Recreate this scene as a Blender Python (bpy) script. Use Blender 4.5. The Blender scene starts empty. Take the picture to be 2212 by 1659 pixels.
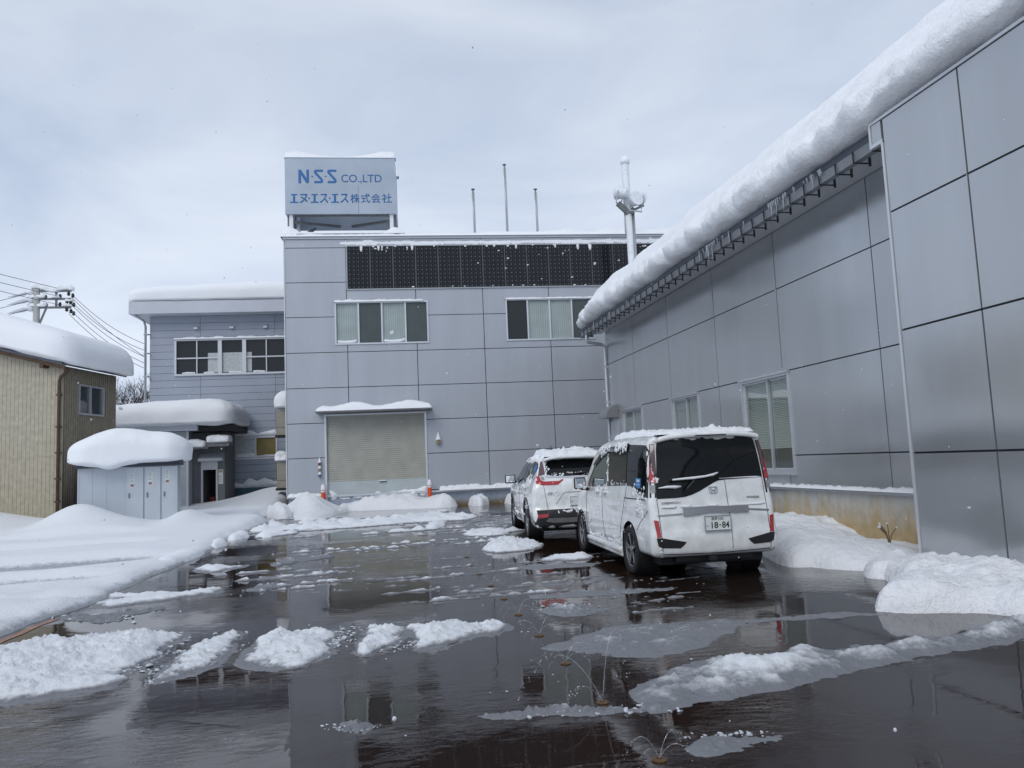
import bpy, bmesh, math, random
import numpy as np
from mathutils import Vector, Matrix, noise
from mathutils.geometry import delaunay_2d_cdt
from mathutils.bvhtree import BVHTree
R = math.radians
scene = bpy.context.scene
col = scene.collection
random.seed(7)

# ------------------------------------------------------------------ camera
CAM = Vector((0, 0, 1.56))
CAM_R = np.array([[0.98455014, 0.02458844, -0.17336789],
                  [-0.16988016, -0.10588017, -0.97976024],
                  [-0.042447, 0.99407485, -0.10006725]])
cd = bpy.data.cameras.new('camera')
cam = bpy.data.objects.new('camera', cd)
col.objects.link(cam)
cd.sensor_fit = 'HORIZONTAL'
cd.sensor_width = 36
cd.lens = 36 * 1661 / 2212
cd.clip_start = 0.05
cd.clip_end = 2000
m4 = Matrix([list(r) for r in CAM_R]).to_4x4()
m4.translation = CAM
cam.matrix_world = m4
scene.camera = cam

# ------------------------------------------------------------------ sky and sun
SUN_EL, SUN_AZ = R(42), R(215)
w = bpy.data.worlds.new('World')
scene.world = w
w.use_nodes = True
nt = w.node_tree
nt.nodes.clear()
def N(nt, typ, **kw):
    n = nt.nodes.new(typ)
    for k, v in kw.items():
        if k.startswith('i_'):
            key = k[2:]
            key = int(key) if key.isdigit() else key.replace('_', ' ')
            n.inputs[key].default_value = v
        else:
            setattr(n, k, v)
    return n
sky = N(nt, 'ShaderNodeTexSky', sky_type='NISHITA', sun_disc=False, sun_elevation=SUN_EL, sun_rotation=SUN_AZ,
        air_density=1.0, dust_density=3.0)
tc = N(nt, 'ShaderNodeTexCoord')
mp = N(nt, 'ShaderNodeMapping')
mp.inputs['Scale'].default_value = (1.0, 1.0, 2.6)
nt.links.new(tc.outputs['Generated'], mp.inputs['Vector'])
n1 = N(nt, 'ShaderNodeTexNoise', i_Scale=2.1, i_Detail=6.0, i_Roughness=0.52, i_Distortion=0.5)
nt.links.new(mp.outputs['Vector'], n1.inputs['Vector'])
cr = N(nt, 'ShaderNodeValToRGB')
cr.color_ramp.elements[0].position = 0.33
cr.color_ramp.elements[0].color = (4.85, 5.75, 7.35, 1)
cr.color_ramp.elements[1].position = 0.66
cr.color_ramp.elements[1].color = (7.15, 7.85, 9.0, 1)
nt.links.new(n1.outputs['Fac'], cr.inputs['Fac'])
# the overcast deck is brighter low down, where the cloud thins
sx = N(nt, 'ShaderNodeSeparateXYZ')
nt.links.new(tc.outputs['Generated'], sx.inputs[0])
mr = N(nt, 'ShaderNodeMapRange', i_1=0.05, i_2=0.65, i_3=1.16, i_4=0.90)
nt.links.new(sx.outputs['Z'], mr.inputs[0])
vm = N(nt, 'ShaderNodeVectorMath', operation='SCALE')
nt.links.new(cr.outputs['Color'], vm.inputs[0])
nt.links.new(mr.outputs[0], vm.inputs['Scale'])
mx = N(nt, 'ShaderNodeMix', data_type='RGBA')
mx.inputs['Factor'].default_value = 0.94
nt.links.new(sky.outputs['Color'], mx.inputs['A'])
nt.links.new(vm.outputs[0], mx.inputs['B'])
bg = N(nt, 'ShaderNodeBackground', i_Strength=0.1)
nt.links.new(mx.outputs['Result'], bg.inputs['Color'])
out = N(nt, 'ShaderNodeOutputWorld')
nt.links.new(bg.outputs[0], out.inputs['Surface'])

sd = bpy.data.lights.new('sun', 'SUN')
sd.energy = 1.0
sd.angle = R(30)
sd.color = (1.0, 0.97, 0.93)
sun = bpy.data.objects.new('sun', sd)
col.objects.link(sun)
sun.rotation_euler = Vector((math.sin(SUN_AZ) * math.cos(SUN_EL), math.cos(SUN_AZ) * math.cos(SUN_EL), math.sin(SUN_EL))).to_track_quat('Z', 'Y').to_euler()
sun.location = (0, -20, 40)

scene.view_settings.view_transform = 'Standard'
scene.view_settings.look = 'None'
scene.view_settings.exposure = 0.04
scene.view_settings.gamma = 1.0

# ------------------------------------------------------------------ pixel -> point on a real plane (photo shown 2212 x 1659)
def ray(px, py):
    return Vector(CAM_R @ np.array([(px - 1106.0) / 1661, -(py - 829.5) / 1661, -1.0]))
def onz(px, py, z=0.0):
    r = ray(px, py)
    return CAM + r * ((z - CAM.z) / r.z)
def ony(px, py, Y):
    r = ray(px, py)
    return CAM + r * (Y / r.y)

# ------------------------------------------------------------------ materials
MATS = {}
def pm(name, base, rough=0.5, metal=0.0, var=0.0, vscale=3.0, bump=0.0, bscale=20.0, coat=0.0, spec=0.5, ior=1.45,
       vstretch=(1, 1, 1), rvar=0.0, col2=None, emis=None):
    """Principled material with noise variation of the surface colour and a noise bump, in object coordinates."""
    m = bpy.data.materials.new(name)
    m.use_nodes = True
    t = m.node_tree
    b = t.nodes['Principled BSDF']
    b.inputs['Base Color'].default_value = (*base, 1)
    b.inputs['Roughness'].default_value = rough
    b.inputs['Metallic'].default_value = metal
    b.inputs['Coat Weight'].default_value = coat
    b.inputs['Coat Roughness'].default_value = 0.04
    b.inputs['Specular IOR Level'].default_value = spec
    b.inputs['IOR'].default_value = ior
    if emis:
        b.inputs['Emission Color'].default_value = (*emis[0], 1)
        b.inputs['Emission Strength'].default_value = emis[1]
    tcn = None
    if var or bump or col2 or rvar:
        tcn = N(t, 'ShaderNodeTexCoord')
        mpn = N(t, 'ShaderNodeMapping')
        mpn.inputs['Scale'].default_value = vstretch
        t.links.new(tcn.outputs['Object'], mpn.inputs['Vector'])
    if var or col2:
        nz = N(t, 'ShaderNodeTexNoise', i_Scale=vscale, i_Detail=6.0, i_Roughness=0.6)
        t.links.new(mpn.outputs[0], nz.inputs['Vector'])
        rp = N(t, 'ShaderNodeValToRGB')
        lo = tuple(c * (1 - var) for c in base)
        hi = tuple(min(1, c * (1 + var)) for c in base)
        rp.color_ramp.elements[0].color = (*(col2 or lo), 1)
        rp.color_ramp.elements[1].color = (*hi, 1)
        rp.color_ramp.elements[0].position = 0.3
        rp.color_ramp.elements[1].position = 0.7
        t.links.new(nz.outputs['Fac'], rp.inputs['Fac'])
        t.links.new(rp.outputs['Color'], b.inputs['Base Color'])
    if rvar:
        nr = N(t, 'ShaderNodeTexNoise', i_Scale=vscale * 0.7, i_Detail=4.0)
        t.links.new(mpn.outputs[0], nr.inputs['Vector'])
        mm = N(t, 'ShaderNodeMapRange', i_1=0.3, i_2=0.7, i_3=max(0.0, rough - rvar), i_4=rough + rvar)
        t.links.new(nr.outputs['Fac'], mm.inputs[0])
        t.links.new(mm.outputs[0], b.inputs['Roughness'])
    if bump:
        nb = N(t, 'ShaderNodeTexNoise', i_Scale=bscale, i_Detail=5.0, i_Roughness=0.6)
        t.links.new(tcn.outputs['Object'], nb.inputs['Vector'])
        bn = N(t, 'ShaderNodeBump', i_Strength=1.0, i_Distance=bump)
        t.links.new(nb.outputs['Fac'], bn.inputs['Height'])
        t.links.new(bn.outputs[0], b.inputs['Normal'])
    MATS[name] = m
    return m

def snow_material(name, base=(0.86, 0.88, 0.91), bump=0.012, bscale=18.0, fine=0.004):
    m = pm(name, base, rough=0.65, spec=0.25)
    t = m.node_tree
    b = t.nodes['Principled BSDF']
    b.inputs['Subsurface Weight'].default_value = 0.0
    tcn = N(t, 'ShaderNodeTexCoord')
    a = N(t, 'ShaderNodeTexNoise', i_Scale=bscale, i_Detail=6.0, i_Roughness=0.62)
    c = N(t, 'ShaderNodeTexNoise', i_Scale=bscale * 7, i_Detail=3.0)
    t.links.new(tcn.outputs['Object'], a.inputs['Vector'])
    t.links.new(tcn.outputs['Object'], c.inputs['Vector'])
    b1 = N(t, 'ShaderNodeBump', i_Strength=1.0, i_Distance=bump)
    b2 = N(t, 'ShaderNodeBump', i_Strength=1.0, i_Distance=fine)
    t.links.new(a.outputs['Fac'], b1.inputs['Height'])
    t.links.new(c.outputs['Fac'], b2.inputs['Height'])
    t.links.new(b1.outputs[0], b2.inputs['Normal'])
    t.links.new(b2.outputs[0], b.inputs['Normal'])
    return m

def slush_material(name, z0, z1, dark=(0.16, 0.165, 0.18)):
    """Half melted snow: soaked grey and glassy where it lies thin in the water, white where it stands proud of it. On the field the low grey also paints furrow shade."""
    m = snow_material(name, bump=0.02, bscale=26.0, fine=0.006)
    t = m.node_tree
    b = t.nodes['Principled BSDF']
    g = N(t, 'ShaderNodeNewGeometry')
    s = N(t, 'ShaderNodeSeparateXYZ')
    t.links.new(g.outputs['Position'], s.inputs[0])
    tcn = N(t, 'ShaderNodeTexCoord')
    nz = N(t, 'ShaderNodeTexNoise', i_Scale=9.0, i_Detail=6.0, i_Roughness=0.65)
    t.links.new(tcn.outputs['Object'], nz.inputs['Vector'])
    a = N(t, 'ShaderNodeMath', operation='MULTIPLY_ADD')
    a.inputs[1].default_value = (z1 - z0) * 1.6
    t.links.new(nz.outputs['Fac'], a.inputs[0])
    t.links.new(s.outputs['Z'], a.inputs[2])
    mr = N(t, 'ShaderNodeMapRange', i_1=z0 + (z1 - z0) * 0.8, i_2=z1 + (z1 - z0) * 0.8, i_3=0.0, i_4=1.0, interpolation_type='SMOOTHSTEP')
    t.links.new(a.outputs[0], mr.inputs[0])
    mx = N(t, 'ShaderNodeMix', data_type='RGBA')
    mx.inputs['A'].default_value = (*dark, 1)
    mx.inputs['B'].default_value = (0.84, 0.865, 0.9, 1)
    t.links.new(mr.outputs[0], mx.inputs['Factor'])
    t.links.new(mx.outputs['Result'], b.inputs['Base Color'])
    rr = N(t, 'ShaderNodeMapRange', i_1=0.0, i_2=1.0, i_3=0.22, i_4=0.65)
    t.links.new(mr.outputs[0], rr.inputs[0])
    t.links.new(rr.outputs[0], b.inputs['Roughness'])
    return m

M = MATS
snow_material('snow')
snow_material('snow_rough', bump=0.05, bscale=9.0, fine=0.01)
snow_material('snow_roof', bump=0.055, bscale=3.5, fine=0.010)
snow_material('car_snow', bump=0.01, bscale=40.0, fine=0.003)
slush_material('slush', 0.006, 0.035, dark=(0.22, 0.225, 0.24))
slush_material('slush_ice', 0.022, 0.105, dark=(0.23, 0.24, 0.26))
pm('ice', (0.52, 0.55, 0.59), rough=0.25, var=0.2, vscale=6)
slush_material('field_snow', 0.015, 0.085, dark=(0.40, 0.42, 0.45))  # greys with low height: slush, and ridge shadow in the furrows painted as colour
pm('panel', (0.475, 0.495, 0.515), rough=0.20, metal=0.55, var=0.045, vscale=1.0, vstretch=(1.6, 1.6, 0.22), bump=0.0035, bscale=0.9, rvar=0.05)
pm('panel_front', (0.415, 0.442, 0.485), rough=0.36, metal=0.2, var=0.05, vscale=1.0, vstretch=(1.4, 1.4, 0.2), bump=0.003, bscale=0.9, rvar=0.06)
pm('joint', (0.035, 0.037, 0.045), rough=0.7)
pm('trim', (0.62, 0.64, 0.67), rough=0.35, metal=0.3)
pm('alu', (0.62, 0.64, 0.67), rough=0.32, metal=0.6, var=0.05, vscale=6)
pm('gutter', (0.23, 0.245, 0.265), rough=0.35, metal=0.2, var=0.1, vscale=4)
pm('bracket', (0.05, 0.053, 0.06), rough=0.4)
pm('dark', (0.012, 0.012, 0.014), rough=0.6)
pm('pane_dark', (0.055, 0.066, 0.068), rough=0.05, spec=0.6, var=0.1, vscale=1.5)
pm('pane_black', (0.02, 0.024, 0.026), rough=0.04, spec=0.5)
pm('roof_metal', (0.10, 0.11, 0.14), rough=0.4, metal=0.3)
pm('siding', (0.345, 0.385, 0.455), rough=0.55, var=0.06, vscale=1.2)
pm('siding_light', (0.40, 0.43, 0.47), rough=0.6, var=0.07, vscale=1.5)
pm('fascia', (0.55, 0.58, 0.64), rough=0.5, var=0.06, vscale=1.0)
pm('porch', (0.16, 0.165, 0.17), rough=0.7, var=0.15, vscale=2.0)  # shade under the annex roof overhang, painted in as a dark wall colour
pm('beige', (0.33, 0.31, 0.27), rough=0.6, var=0.08, vscale=3.0)
pm('shutter_low', (0.50, 0.56, 0.57), rough=0.45, metal=0.1, var=0.08, vscale=2.0)
pm('locker', (0.44, 0.485, 0.53), rough=0.4, metal=0.1, var=0.05, vscale=2.0)
pm('locker_door', (0.475, 0.52, 0.56), rough=0.4, metal=0.1, var=0.05, vscale=2.0)
pm('navy', (0.035, 0.042, 0.065), rough=0.4)
pm('orange', (0.62, 0.075, 0.015), rough=0.5, var=0.15, vscale=8.0)
pm('orange_paint', (0.27, 0.10, 0.045), rough=0.25, var=0.4, vscale=9.0)
pm('white_paint', (0.75, 0.76, 0.78), rough=0.4)
pm('paper', (0.60, 0.62, 0.62), rough=0.7, var=0.05, vscale=20)
pm('print', (0.30, 0.30, 0.31), rough=0.7)
pm('print_red', (0.27, 0.15, 0.14), rough=0.7)
pm('steel_grey', (0.17, 0.175, 0.18), rough=0.5, metal=0.3, var=0.2, vscale=5)
pm('galv', (0.42, 0.44, 0.46), rough=0.4, metal=0.5, var=0.12, vscale=5)
pm('frost', (0.72, 0.75, 0.79), rough=0.6, var=0.1, vscale=6, bump=0.006, bscale=25)
pm('icicle', (0.45, 0.49, 0.53), rough=0.12, spec=0.6)
pm('sign_face', (0.385, 0.445, 0.52), rough=0.4, var=0.10, vscale=0.8)
pm('sign_blue', (0.03, 0.135, 0.34), rough=0.4, var=0.12, vscale=2.0)
pm('concrete_pole', (0.42, 0.43, 0.42), rough=0.8, var=0.1, vscale=4)
pm('wire', (0.10, 0.10, 0.12), rough=0.6)
pm('bark', (0.05, 0.042, 0.04), rough=0.9, var=0.3, vscale=10)
pm('brass', (0.14, 0.075, 0.03), rough=0.35, metal=0.6, var=0.2, vscale=20)
pm('mustard', (0.21, 0.16, 0.035), rough=0.25, var=0.12, vscale=3)
pm('frosted', (0.48, 0.51, 0.52), rough=0.35, var=0.2, vscale=12, bump=0.01, bscale=30)
pm('teal', (0.04, 0.12, 0.14), rough=0.5)
pm('wood', (0.08, 0.05, 0.03), rough=0.7, var=0.3, vscale=6)
pm('lamp_red', (0.25, 0.03, 0.04), rough=0.2)
pm('lamp_amber', (0.32, 0.27, 0.16), rough=0.2)
pm('lamp_blue', (0.05, 0.12, 0.33), rough=0.2)
pm('canopy_plastic', (0.22, 0.225, 0.235), rough=0.25)
pm('blind', (0.60, 0.625, 0.61), rough=0.6)
pm('room', (0.16, 0.18, 0.175), rough=0.8)
pm('straw', (0.16, 0.12, 0.07), rough=0.8)
# vehicles
pm('car_black', (0.012, 0.012, 0.013), rough=0.22, spec=0.5)
pm('car_plastic', (0.018, 0.018, 0.02), rough=0.45)
pm('car_glass', (0.005, 0.006, 0.007), rough=0.02, spec=0.35)
pm('car_glass_green', (0.05, 0.085, 0.08), rough=0.02, spec=0.6, coat=0.3)
pm('chrome', (0.62, 0.64, 0.66), rough=0.12, metal=1.0)
pm('satin_bar', (0.34, 0.34, 0.345), rough=0.25, metal=0.8)
pm('tail_red', (0.40, 0.008, 0.012), rough=0.08, coat=1.0)
pm('tail_pink', (0.10, 0.045, 0.05), rough=0.1, coat=1.0)
pm('tail_clear', (0.30, 0.31, 0.32), rough=0.1, coat=1.0, var=0.3, vscale=25)
pm('tyre', (0.018, 0.018, 0.019), rough=0.75, bump=0.004, bscale=60)
pm('rim', (0.30, 0.31, 0.33), rough=0.25, metal=0.85)
pm('rim_black', (0.02, 0.02, 0.022), rough=0.4)
pm('plate', (0.72, 0.74, 0.73), rough=0.4)
pm('plate_green', (0.01, 0.05, 0.03), rough=0.5)
pm('sticker_blue', (0.03, 0.22, 0.55), rough=0.4)
pm('mirror', (0.75, 0.78, 0.8), rough=0.03, metal=1.0)

def water_material():
    m = bpy.data.materials.new('water_jet')
    m.use_nodes = True
    t = m.node_tree
    t.nodes.clear()
    tr = N(t, 'ShaderNodeBsdfTransparent')
    gl = N(t, 'ShaderNodeBsdfGlossy', i_Roughness=0.1)
    df = N(t, 'ShaderNodeBsdfDiffuse')
    df.inputs['Color'].default_value = (0.6, 0.63, 0.66, 1)
    m1 = N(t, 'ShaderNodeMixShader', i_Fac=0.45)
    m2 = N(t, 'ShaderNodeMixShader', i_Fac=0.36)
    t.links.new(gl.outputs[0], m1.inputs[1]); t.links.new(df.outputs[0], m1.inputs[2])
    t.links.new(tr.outputs[0], m2.inputs[1]); t.links.new(m1.outputs[0], m2.inputs[2])
    o = N(t, 'ShaderNodeOutputMaterial')
    t.links.new(m2.outputs[0], o.inputs['Surface'])
    MATS['water_jet'] = m
water_material()

def flake_material():
    m = bpy.data.materials.new('flake'); m.use_nodes = True
    t = m.node_tree; t.nodes.clear()
    d = N(t, 'ShaderNodeBsdfDiffuse'); d.inputs['Color'].default_value = (0.9, 0.92, 0.95, 1)
    l = N(t, 'ShaderNodeBsdfTranslucent'); l.inputs['Color'].default_value = (0.9, 0.92, 0.95, 1)
    x = N(t, 'ShaderNodeMixShader', i_Fac=0.5); t.links.new(d.outputs[0], x.inputs[1]); t.links.new(l.outputs[0], x.inputs[2])
    o = N(t, 'ShaderNodeOutputMaterial'); t.links.new(x.outputs[0], o.inputs['Surface'])
    MATS['flake'] = m
flake_material()

def window_glass():
    m = bpy.data.materials.new('window_glass')
    m.use_nodes = True
    t = m.node_tree
    t.nodes.clear()
    tr = N(t, 'ShaderNodeBsdfTransparent')
    tr.inputs['Color'].default_value = (0.93, 0.96, 0.945, 1)
    gl = N(t, 'ShaderNodeBsdfGlossy', i_Roughness=0.01)
    g = N(t, 'ShaderNodeNewGeometry')                   # Schlick reflectance, the same from both faces of the pane
    dt = N(t, 'ShaderNodeVectorMath', operation='DOT_PRODUCT'); t.links.new(g.outputs['Normal'], dt.inputs[0]); t.links.new(g.outputs['Incoming'], dt.inputs[1])
    ab = N(t, 'ShaderNodeMath', operation='ABSOLUTE'); t.links.new(dt.outputs['Value'], ab.inputs[0])
    iv = N(t, 'ShaderNodeMath', operation='SUBTRACT'); iv.inputs[0].default_value = 1.0; t.links.new(ab.outputs[0], iv.inputs[1])
    pw = N(t, 'ShaderNodeMath', operation='POWER'); pw.inputs[1].default_value = 5.0; t.links.new(iv.outputs[0], pw.inputs[0])
    fr = N(t, 'ShaderNodeMath', operation='MULTIPLY_ADD'); fr.inputs[1].default_value = 0.86; fr.inputs[2].default_value = 0.14; t.links.new(pw.outputs[0], fr.inputs[0])
    m1 = N(t, 'ShaderNodeMixShader')
    t.links.new(fr.outputs[0], m1.inputs[0]); t.links.new(tr.outputs[0], m1.inputs[1]); t.links.new(gl.outputs[0], m1.inputs[2])
    o = N(t, 'ShaderNodeOutputMaterial')
    t.links.new(m1.outputs[0], o.inputs['Surface'])
    MATS['window_glass'] = m
window_glass()

def stripes(name, c1, c2, period, axis='Z', rough=0.4, frac=0.12):
    """Thin repeating lines across a surface (shutter slats, fabric, solar busbars)."""
    m = pm(name, c1, rough=rough)
    t = m.node_tree
    b = t.nodes['Principled BSDF']
    tcn = N(t, 'ShaderNodeTexCoord')
    s = N(t, 'ShaderNodeSeparateXYZ')
    t.links.new(tcn.outputs['Object'], s.inputs[0])
    d = N(t, 'ShaderNodeMath', operation='DIVIDE'); d.inputs[1].default_value = period
    t.links.new(s.outputs[axis], d.inputs[0])
    f = N(t, 'ShaderNodeMath', operation='FRACT')
    t.links.new(d.outputs[0], f.inputs[0])
    l = N(t, 'ShaderNodeMath', operation='LESS_THAN'); l.inputs[1].default_value = frac
    t.links.new(f.outputs[0], l.inputs[0])
    nz = N(t, 'ShaderNodeTexNoise', i_Scale=2.0, i_Detail=5.0)
    t.links.new(tcn.outputs['Object'], nz.inputs['Vector'])
    mx = N(t, 'ShaderNodeMix', data_type='RGBA')
    mx.inputs['A'].default_value = (*c1, 1); mx.inputs['B'].default_value = (*c2, 1)
    t.links.new(l.outputs[0], mx.inputs['Factor'])
    mv = N(t, 'ShaderNodeMapRange', i_1=0.3, i_2=0.7, i_3=0.9, i_4=1.08)
    t.links.new(nz.outputs['Fac'], mv.inputs[0])
    sc = N(t, 'ShaderNodeVectorMath', operation='SCALE')
    t.links.new(mx.outputs['Result'], sc.inputs[0]); t.links.new(mv.outputs[0], sc.inputs['Scale'])
    t.links.new(sc.outputs[0], b.inputs['Base Color'])
    return m
stripes('shutter', (0.44, 0.44, 0.39), (0.37, 0.375, 0.335), 0.077, 'Z', rough=0.45, frac=0.2)
stripes('curtain', (0.36, 0.42, 0.41), (0.29, 0.345, 0.335), 0.085, 'X', rough=0.25, frac=0.35)
stripes('curtain_dark', (0.075, 0.095, 0.095), (0.06, 0.075, 0.075), 0.06, 'X', rough=0.1, frac=0.4)

def wet_asphalt():
    m = bpy.data.materials.new('wet_asphalt')
    m.use_nodes = True
    t = m.node_tree
    b = t.nodes['Principled BSDF']
    tcn = N(t, 'ShaderNodeTexCoord')
    P = tcn.outputs['Object']
    # base: dark brown-grey asphalt, redder where iron from the melt water has stained it
    n0 = N(t, 'ShaderNodeTexNoise', i_Scale=0.35, i_Detail=4.0)
    t.links.new(P, n0.inputs['Vector'])
    rp = N(t, 'ShaderNodeValToRGB')
    rp.color_ramp.elements[0].color = (0.021, 0.0095, 0.006, 1)
    rp.color_ramp.elements[1].color = (0.021, 0.0145, 0.0125, 1)
    rp.color_ramp.elements[0].position = 0.35; rp.color_ramp.elements[1].position = 0.65
    t.links.new(n0.outputs['Fac'], rp.inputs['Fac'])
    ng = N(t, 'ShaderNodeTexNoise', i_Scale=120.0, i_Detail=2.0)
    t.links.new(P, ng.inputs['Vector'])
    mg = N(t, 'ShaderNodeMapRange', i_1=0.3, i_2=0.7, i_3=0.75, i_4=1.3)
    t.links.new(ng.outputs['Fac'], mg.inputs[0])
    sc = N(t, 'ShaderNodeVectorMath', operation='SCALE')
    t.links.new(rp.outputs['Color'], sc.inputs[0]); t.links.new(mg.outputs[0], sc.inputs['Scale'])
    t.links.new(sc.outputs[0], b.inputs['Base Color'])
    b.inputs['IOR'].default_value = 1.52
    b.inputs['Specular IOR Level'].default_value = 0.5
    # film of water: mostly mirror-calm, ruffled in patches
    n1 = N(t, 'ShaderNodeTexNoise', i_Scale=0.55, i_Detail=3.0)
    t.links.new(P, n1.inputs['Vector'])
    mk = N(t, 'ShaderNodeMapRange', i_1=0.49, i_2=0.62, i_3=0.0, i_4=1.0)
    t.links.new(n1.outputs['Fac'], mk.inputs[0])
    rr = N(t, 'ShaderNodeMapRange', i_1=0.0, i_2=1.0, i_3=0.008, i_4=0.07)
    t.links.new(mk.outputs[0], rr.inputs[0])
    t.links.new(rr.outputs[0], b.inputs['Roughness'])
    mpn = N(t, 'ShaderNodeMapping')
    mpn.inputs['Scale'].default_value = (7.0, 16.0, 1.0)
    mpn.inputs['Rotation'].default_value = (0, 0, R(20))
    t.links.new(P, mpn.inputs['Vector'])
    n2 = N(t, 'ShaderNodeTexNoise', i_Scale=1.0, i_Detail=4.0, i_Roughness=0.6, i_Distortion=0.6)
    t.links.new(mpn.outputs[0], n2.inputs['Vector'])
    n3 = N(t, 'ShaderNodeTexNoise', i_Scale=2.2, i_Detail=2.0)
    t.links.new(P, n3.inputs['Vector'])
    ml = N(t, 'ShaderNodeMath', operation='MULTIPLY')
    t.links.new(n2.outputs['Fac'], ml.inputs[0]); t.links.new(mk.outputs[0], ml.inputs[1])
    b1 = N(t, 'ShaderNodeBump', i_Strength=1.0, i_Distance=0.0055)
    t.links.new(ml.outputs[0], b1.inputs['Height'])
    b2 = N(t, 'ShaderNodeBump', i_Strength=1.0, i_Distance=0.0018)
    t.links.new(n3.outputs['Fac'], b2.inputs['Height'])
    b3 = N(t, 'ShaderNodeBump', i_Strength=1.0, i_Distance=0.00032)
    t.links.new(n2.outputs['Fac'], b3.inputs['Height'])
    t.links.new(b2.outputs[0], b1.inputs['Normal'])
    t.links.new(b1.outputs[0], b3.inputs['Normal'])
    t.links.new(b3.outputs[0], b.inputs['Normal'])
    MATS['wet_asphalt'] = m
wet_asphalt()

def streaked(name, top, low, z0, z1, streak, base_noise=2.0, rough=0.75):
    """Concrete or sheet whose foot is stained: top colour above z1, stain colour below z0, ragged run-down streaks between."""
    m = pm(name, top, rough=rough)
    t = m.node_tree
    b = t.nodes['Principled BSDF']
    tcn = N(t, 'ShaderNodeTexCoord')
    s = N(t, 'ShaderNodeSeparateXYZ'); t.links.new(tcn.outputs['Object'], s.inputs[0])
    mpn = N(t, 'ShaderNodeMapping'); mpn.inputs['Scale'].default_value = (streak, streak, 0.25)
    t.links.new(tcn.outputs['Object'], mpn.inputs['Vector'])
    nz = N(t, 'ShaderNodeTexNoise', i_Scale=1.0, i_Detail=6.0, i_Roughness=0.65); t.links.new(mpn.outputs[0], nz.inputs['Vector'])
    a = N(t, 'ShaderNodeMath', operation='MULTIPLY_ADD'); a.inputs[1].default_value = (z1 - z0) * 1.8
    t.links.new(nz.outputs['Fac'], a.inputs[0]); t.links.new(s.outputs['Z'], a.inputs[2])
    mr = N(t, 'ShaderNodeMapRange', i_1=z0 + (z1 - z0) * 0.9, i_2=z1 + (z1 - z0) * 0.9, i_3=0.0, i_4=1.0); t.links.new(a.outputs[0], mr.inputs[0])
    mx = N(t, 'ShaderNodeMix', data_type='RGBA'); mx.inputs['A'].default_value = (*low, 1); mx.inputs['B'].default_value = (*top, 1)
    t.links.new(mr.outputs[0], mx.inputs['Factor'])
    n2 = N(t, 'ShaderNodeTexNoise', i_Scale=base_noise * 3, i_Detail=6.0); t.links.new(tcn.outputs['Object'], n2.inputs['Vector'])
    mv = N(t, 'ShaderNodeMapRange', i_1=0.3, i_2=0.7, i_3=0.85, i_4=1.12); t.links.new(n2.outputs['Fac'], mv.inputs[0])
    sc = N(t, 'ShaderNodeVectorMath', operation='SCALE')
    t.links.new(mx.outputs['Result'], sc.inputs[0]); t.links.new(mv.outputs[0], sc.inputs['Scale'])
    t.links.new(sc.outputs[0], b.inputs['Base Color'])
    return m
def car_paint():
    m = streaked('pearl_white', (0.81, 0.825, 0.825), (0.62, 0.62, 0.60), 0.0, 0.34, 3.0, rough=0.24)
    b = m.node_tree.nodes['Principled BSDF']
    b.inputs['Coat Weight'].default_value = 1.0
    b.inputs['Coat Roughness'].default_value = 0.03
car_paint()
streaked('foundation', (0.50, 0.515, 0.51), (0.46, 0.345, 0.19), 0.25, 0.85, 4.0)
streaked('foundation_far', (0.30, 0.35, 0.42), (0.20, 0.15, 0.09), 0.05, 0.25, 3.0)
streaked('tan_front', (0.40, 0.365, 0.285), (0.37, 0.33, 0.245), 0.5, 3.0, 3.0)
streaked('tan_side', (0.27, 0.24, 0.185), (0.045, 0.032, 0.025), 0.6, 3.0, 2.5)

# ------------------------------------------------------------------ object helpers
def tag(o, label=None, cat=None, group=None, kind=None):
    if label: o['label'] = label
    if cat: o['category'] = cat
    if group: o['group'] = group
    if kind: o['kind'] = kind
    return o
def thing(name, label, cat, loc=(0, 0, 0), rz=0.0, group=None):
    o = bpy.data.objects.new(name, None)
    o.empty_display_size = 0.2
    col.objects.link(o)
    o.location = loc
    o.rotation_euler = (0, 0, rz)
    return tag(o, label, cat, group)
def obj(name, bm, mat, parent=None, smooth=False, angle=None):
    bmesh.ops.recalc_face_normals(bm, faces=bm.faces)
    me = bpy.data.meshes.new(name)
    bm.to_mesh(me)
    bm.free()
    me.materials.append(M[mat] if isinstance(mat, str) else mat)
    if smooth or angle:
        for p in me.polygons: p.use_smooth = True
        if angle: me.set_sharp_from_angle(angle=R(angle))
    o = bpy.data.objects.new(name, me)
    col.objects.link(o)
    if parent: o.parent = parent
    return o
def copy_tree(o, parent=None):
    c = o.copy()
    col.objects.link(c)
    if parent: c.parent = parent
    for ch in list(o.children): copy_tree(ch, c)
    return c
def BM(): return bmesh.new()
def each(name, items, fn, mat, parent, **kw):
    """One object per repeated piece."""
    res = []
    for it in items:
        q = BM(); fn(q, it); res.append(obj(name, q, mat, parent, **kw))
    return res
def box(bm, x0, x1, y0, y1, z0, z1):
    v = [bm.verts.new(p) for p in ((x0, y0, z0), (x1, y0, z0), (x1, y1, z0), (x0, y1, z0), (x0, y0, z1), (x1, y0, z1), (x1, y1, z1), (x0, y1, z1))]
    for f in ((0, 3, 2, 1), (4, 5, 6, 7), (0, 1, 5, 4), (1, 2, 6, 5), (2, 3, 7, 6), (3, 0, 4, 7)):
        bm.faces.new([v[i] for i in f])
    return v
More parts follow.
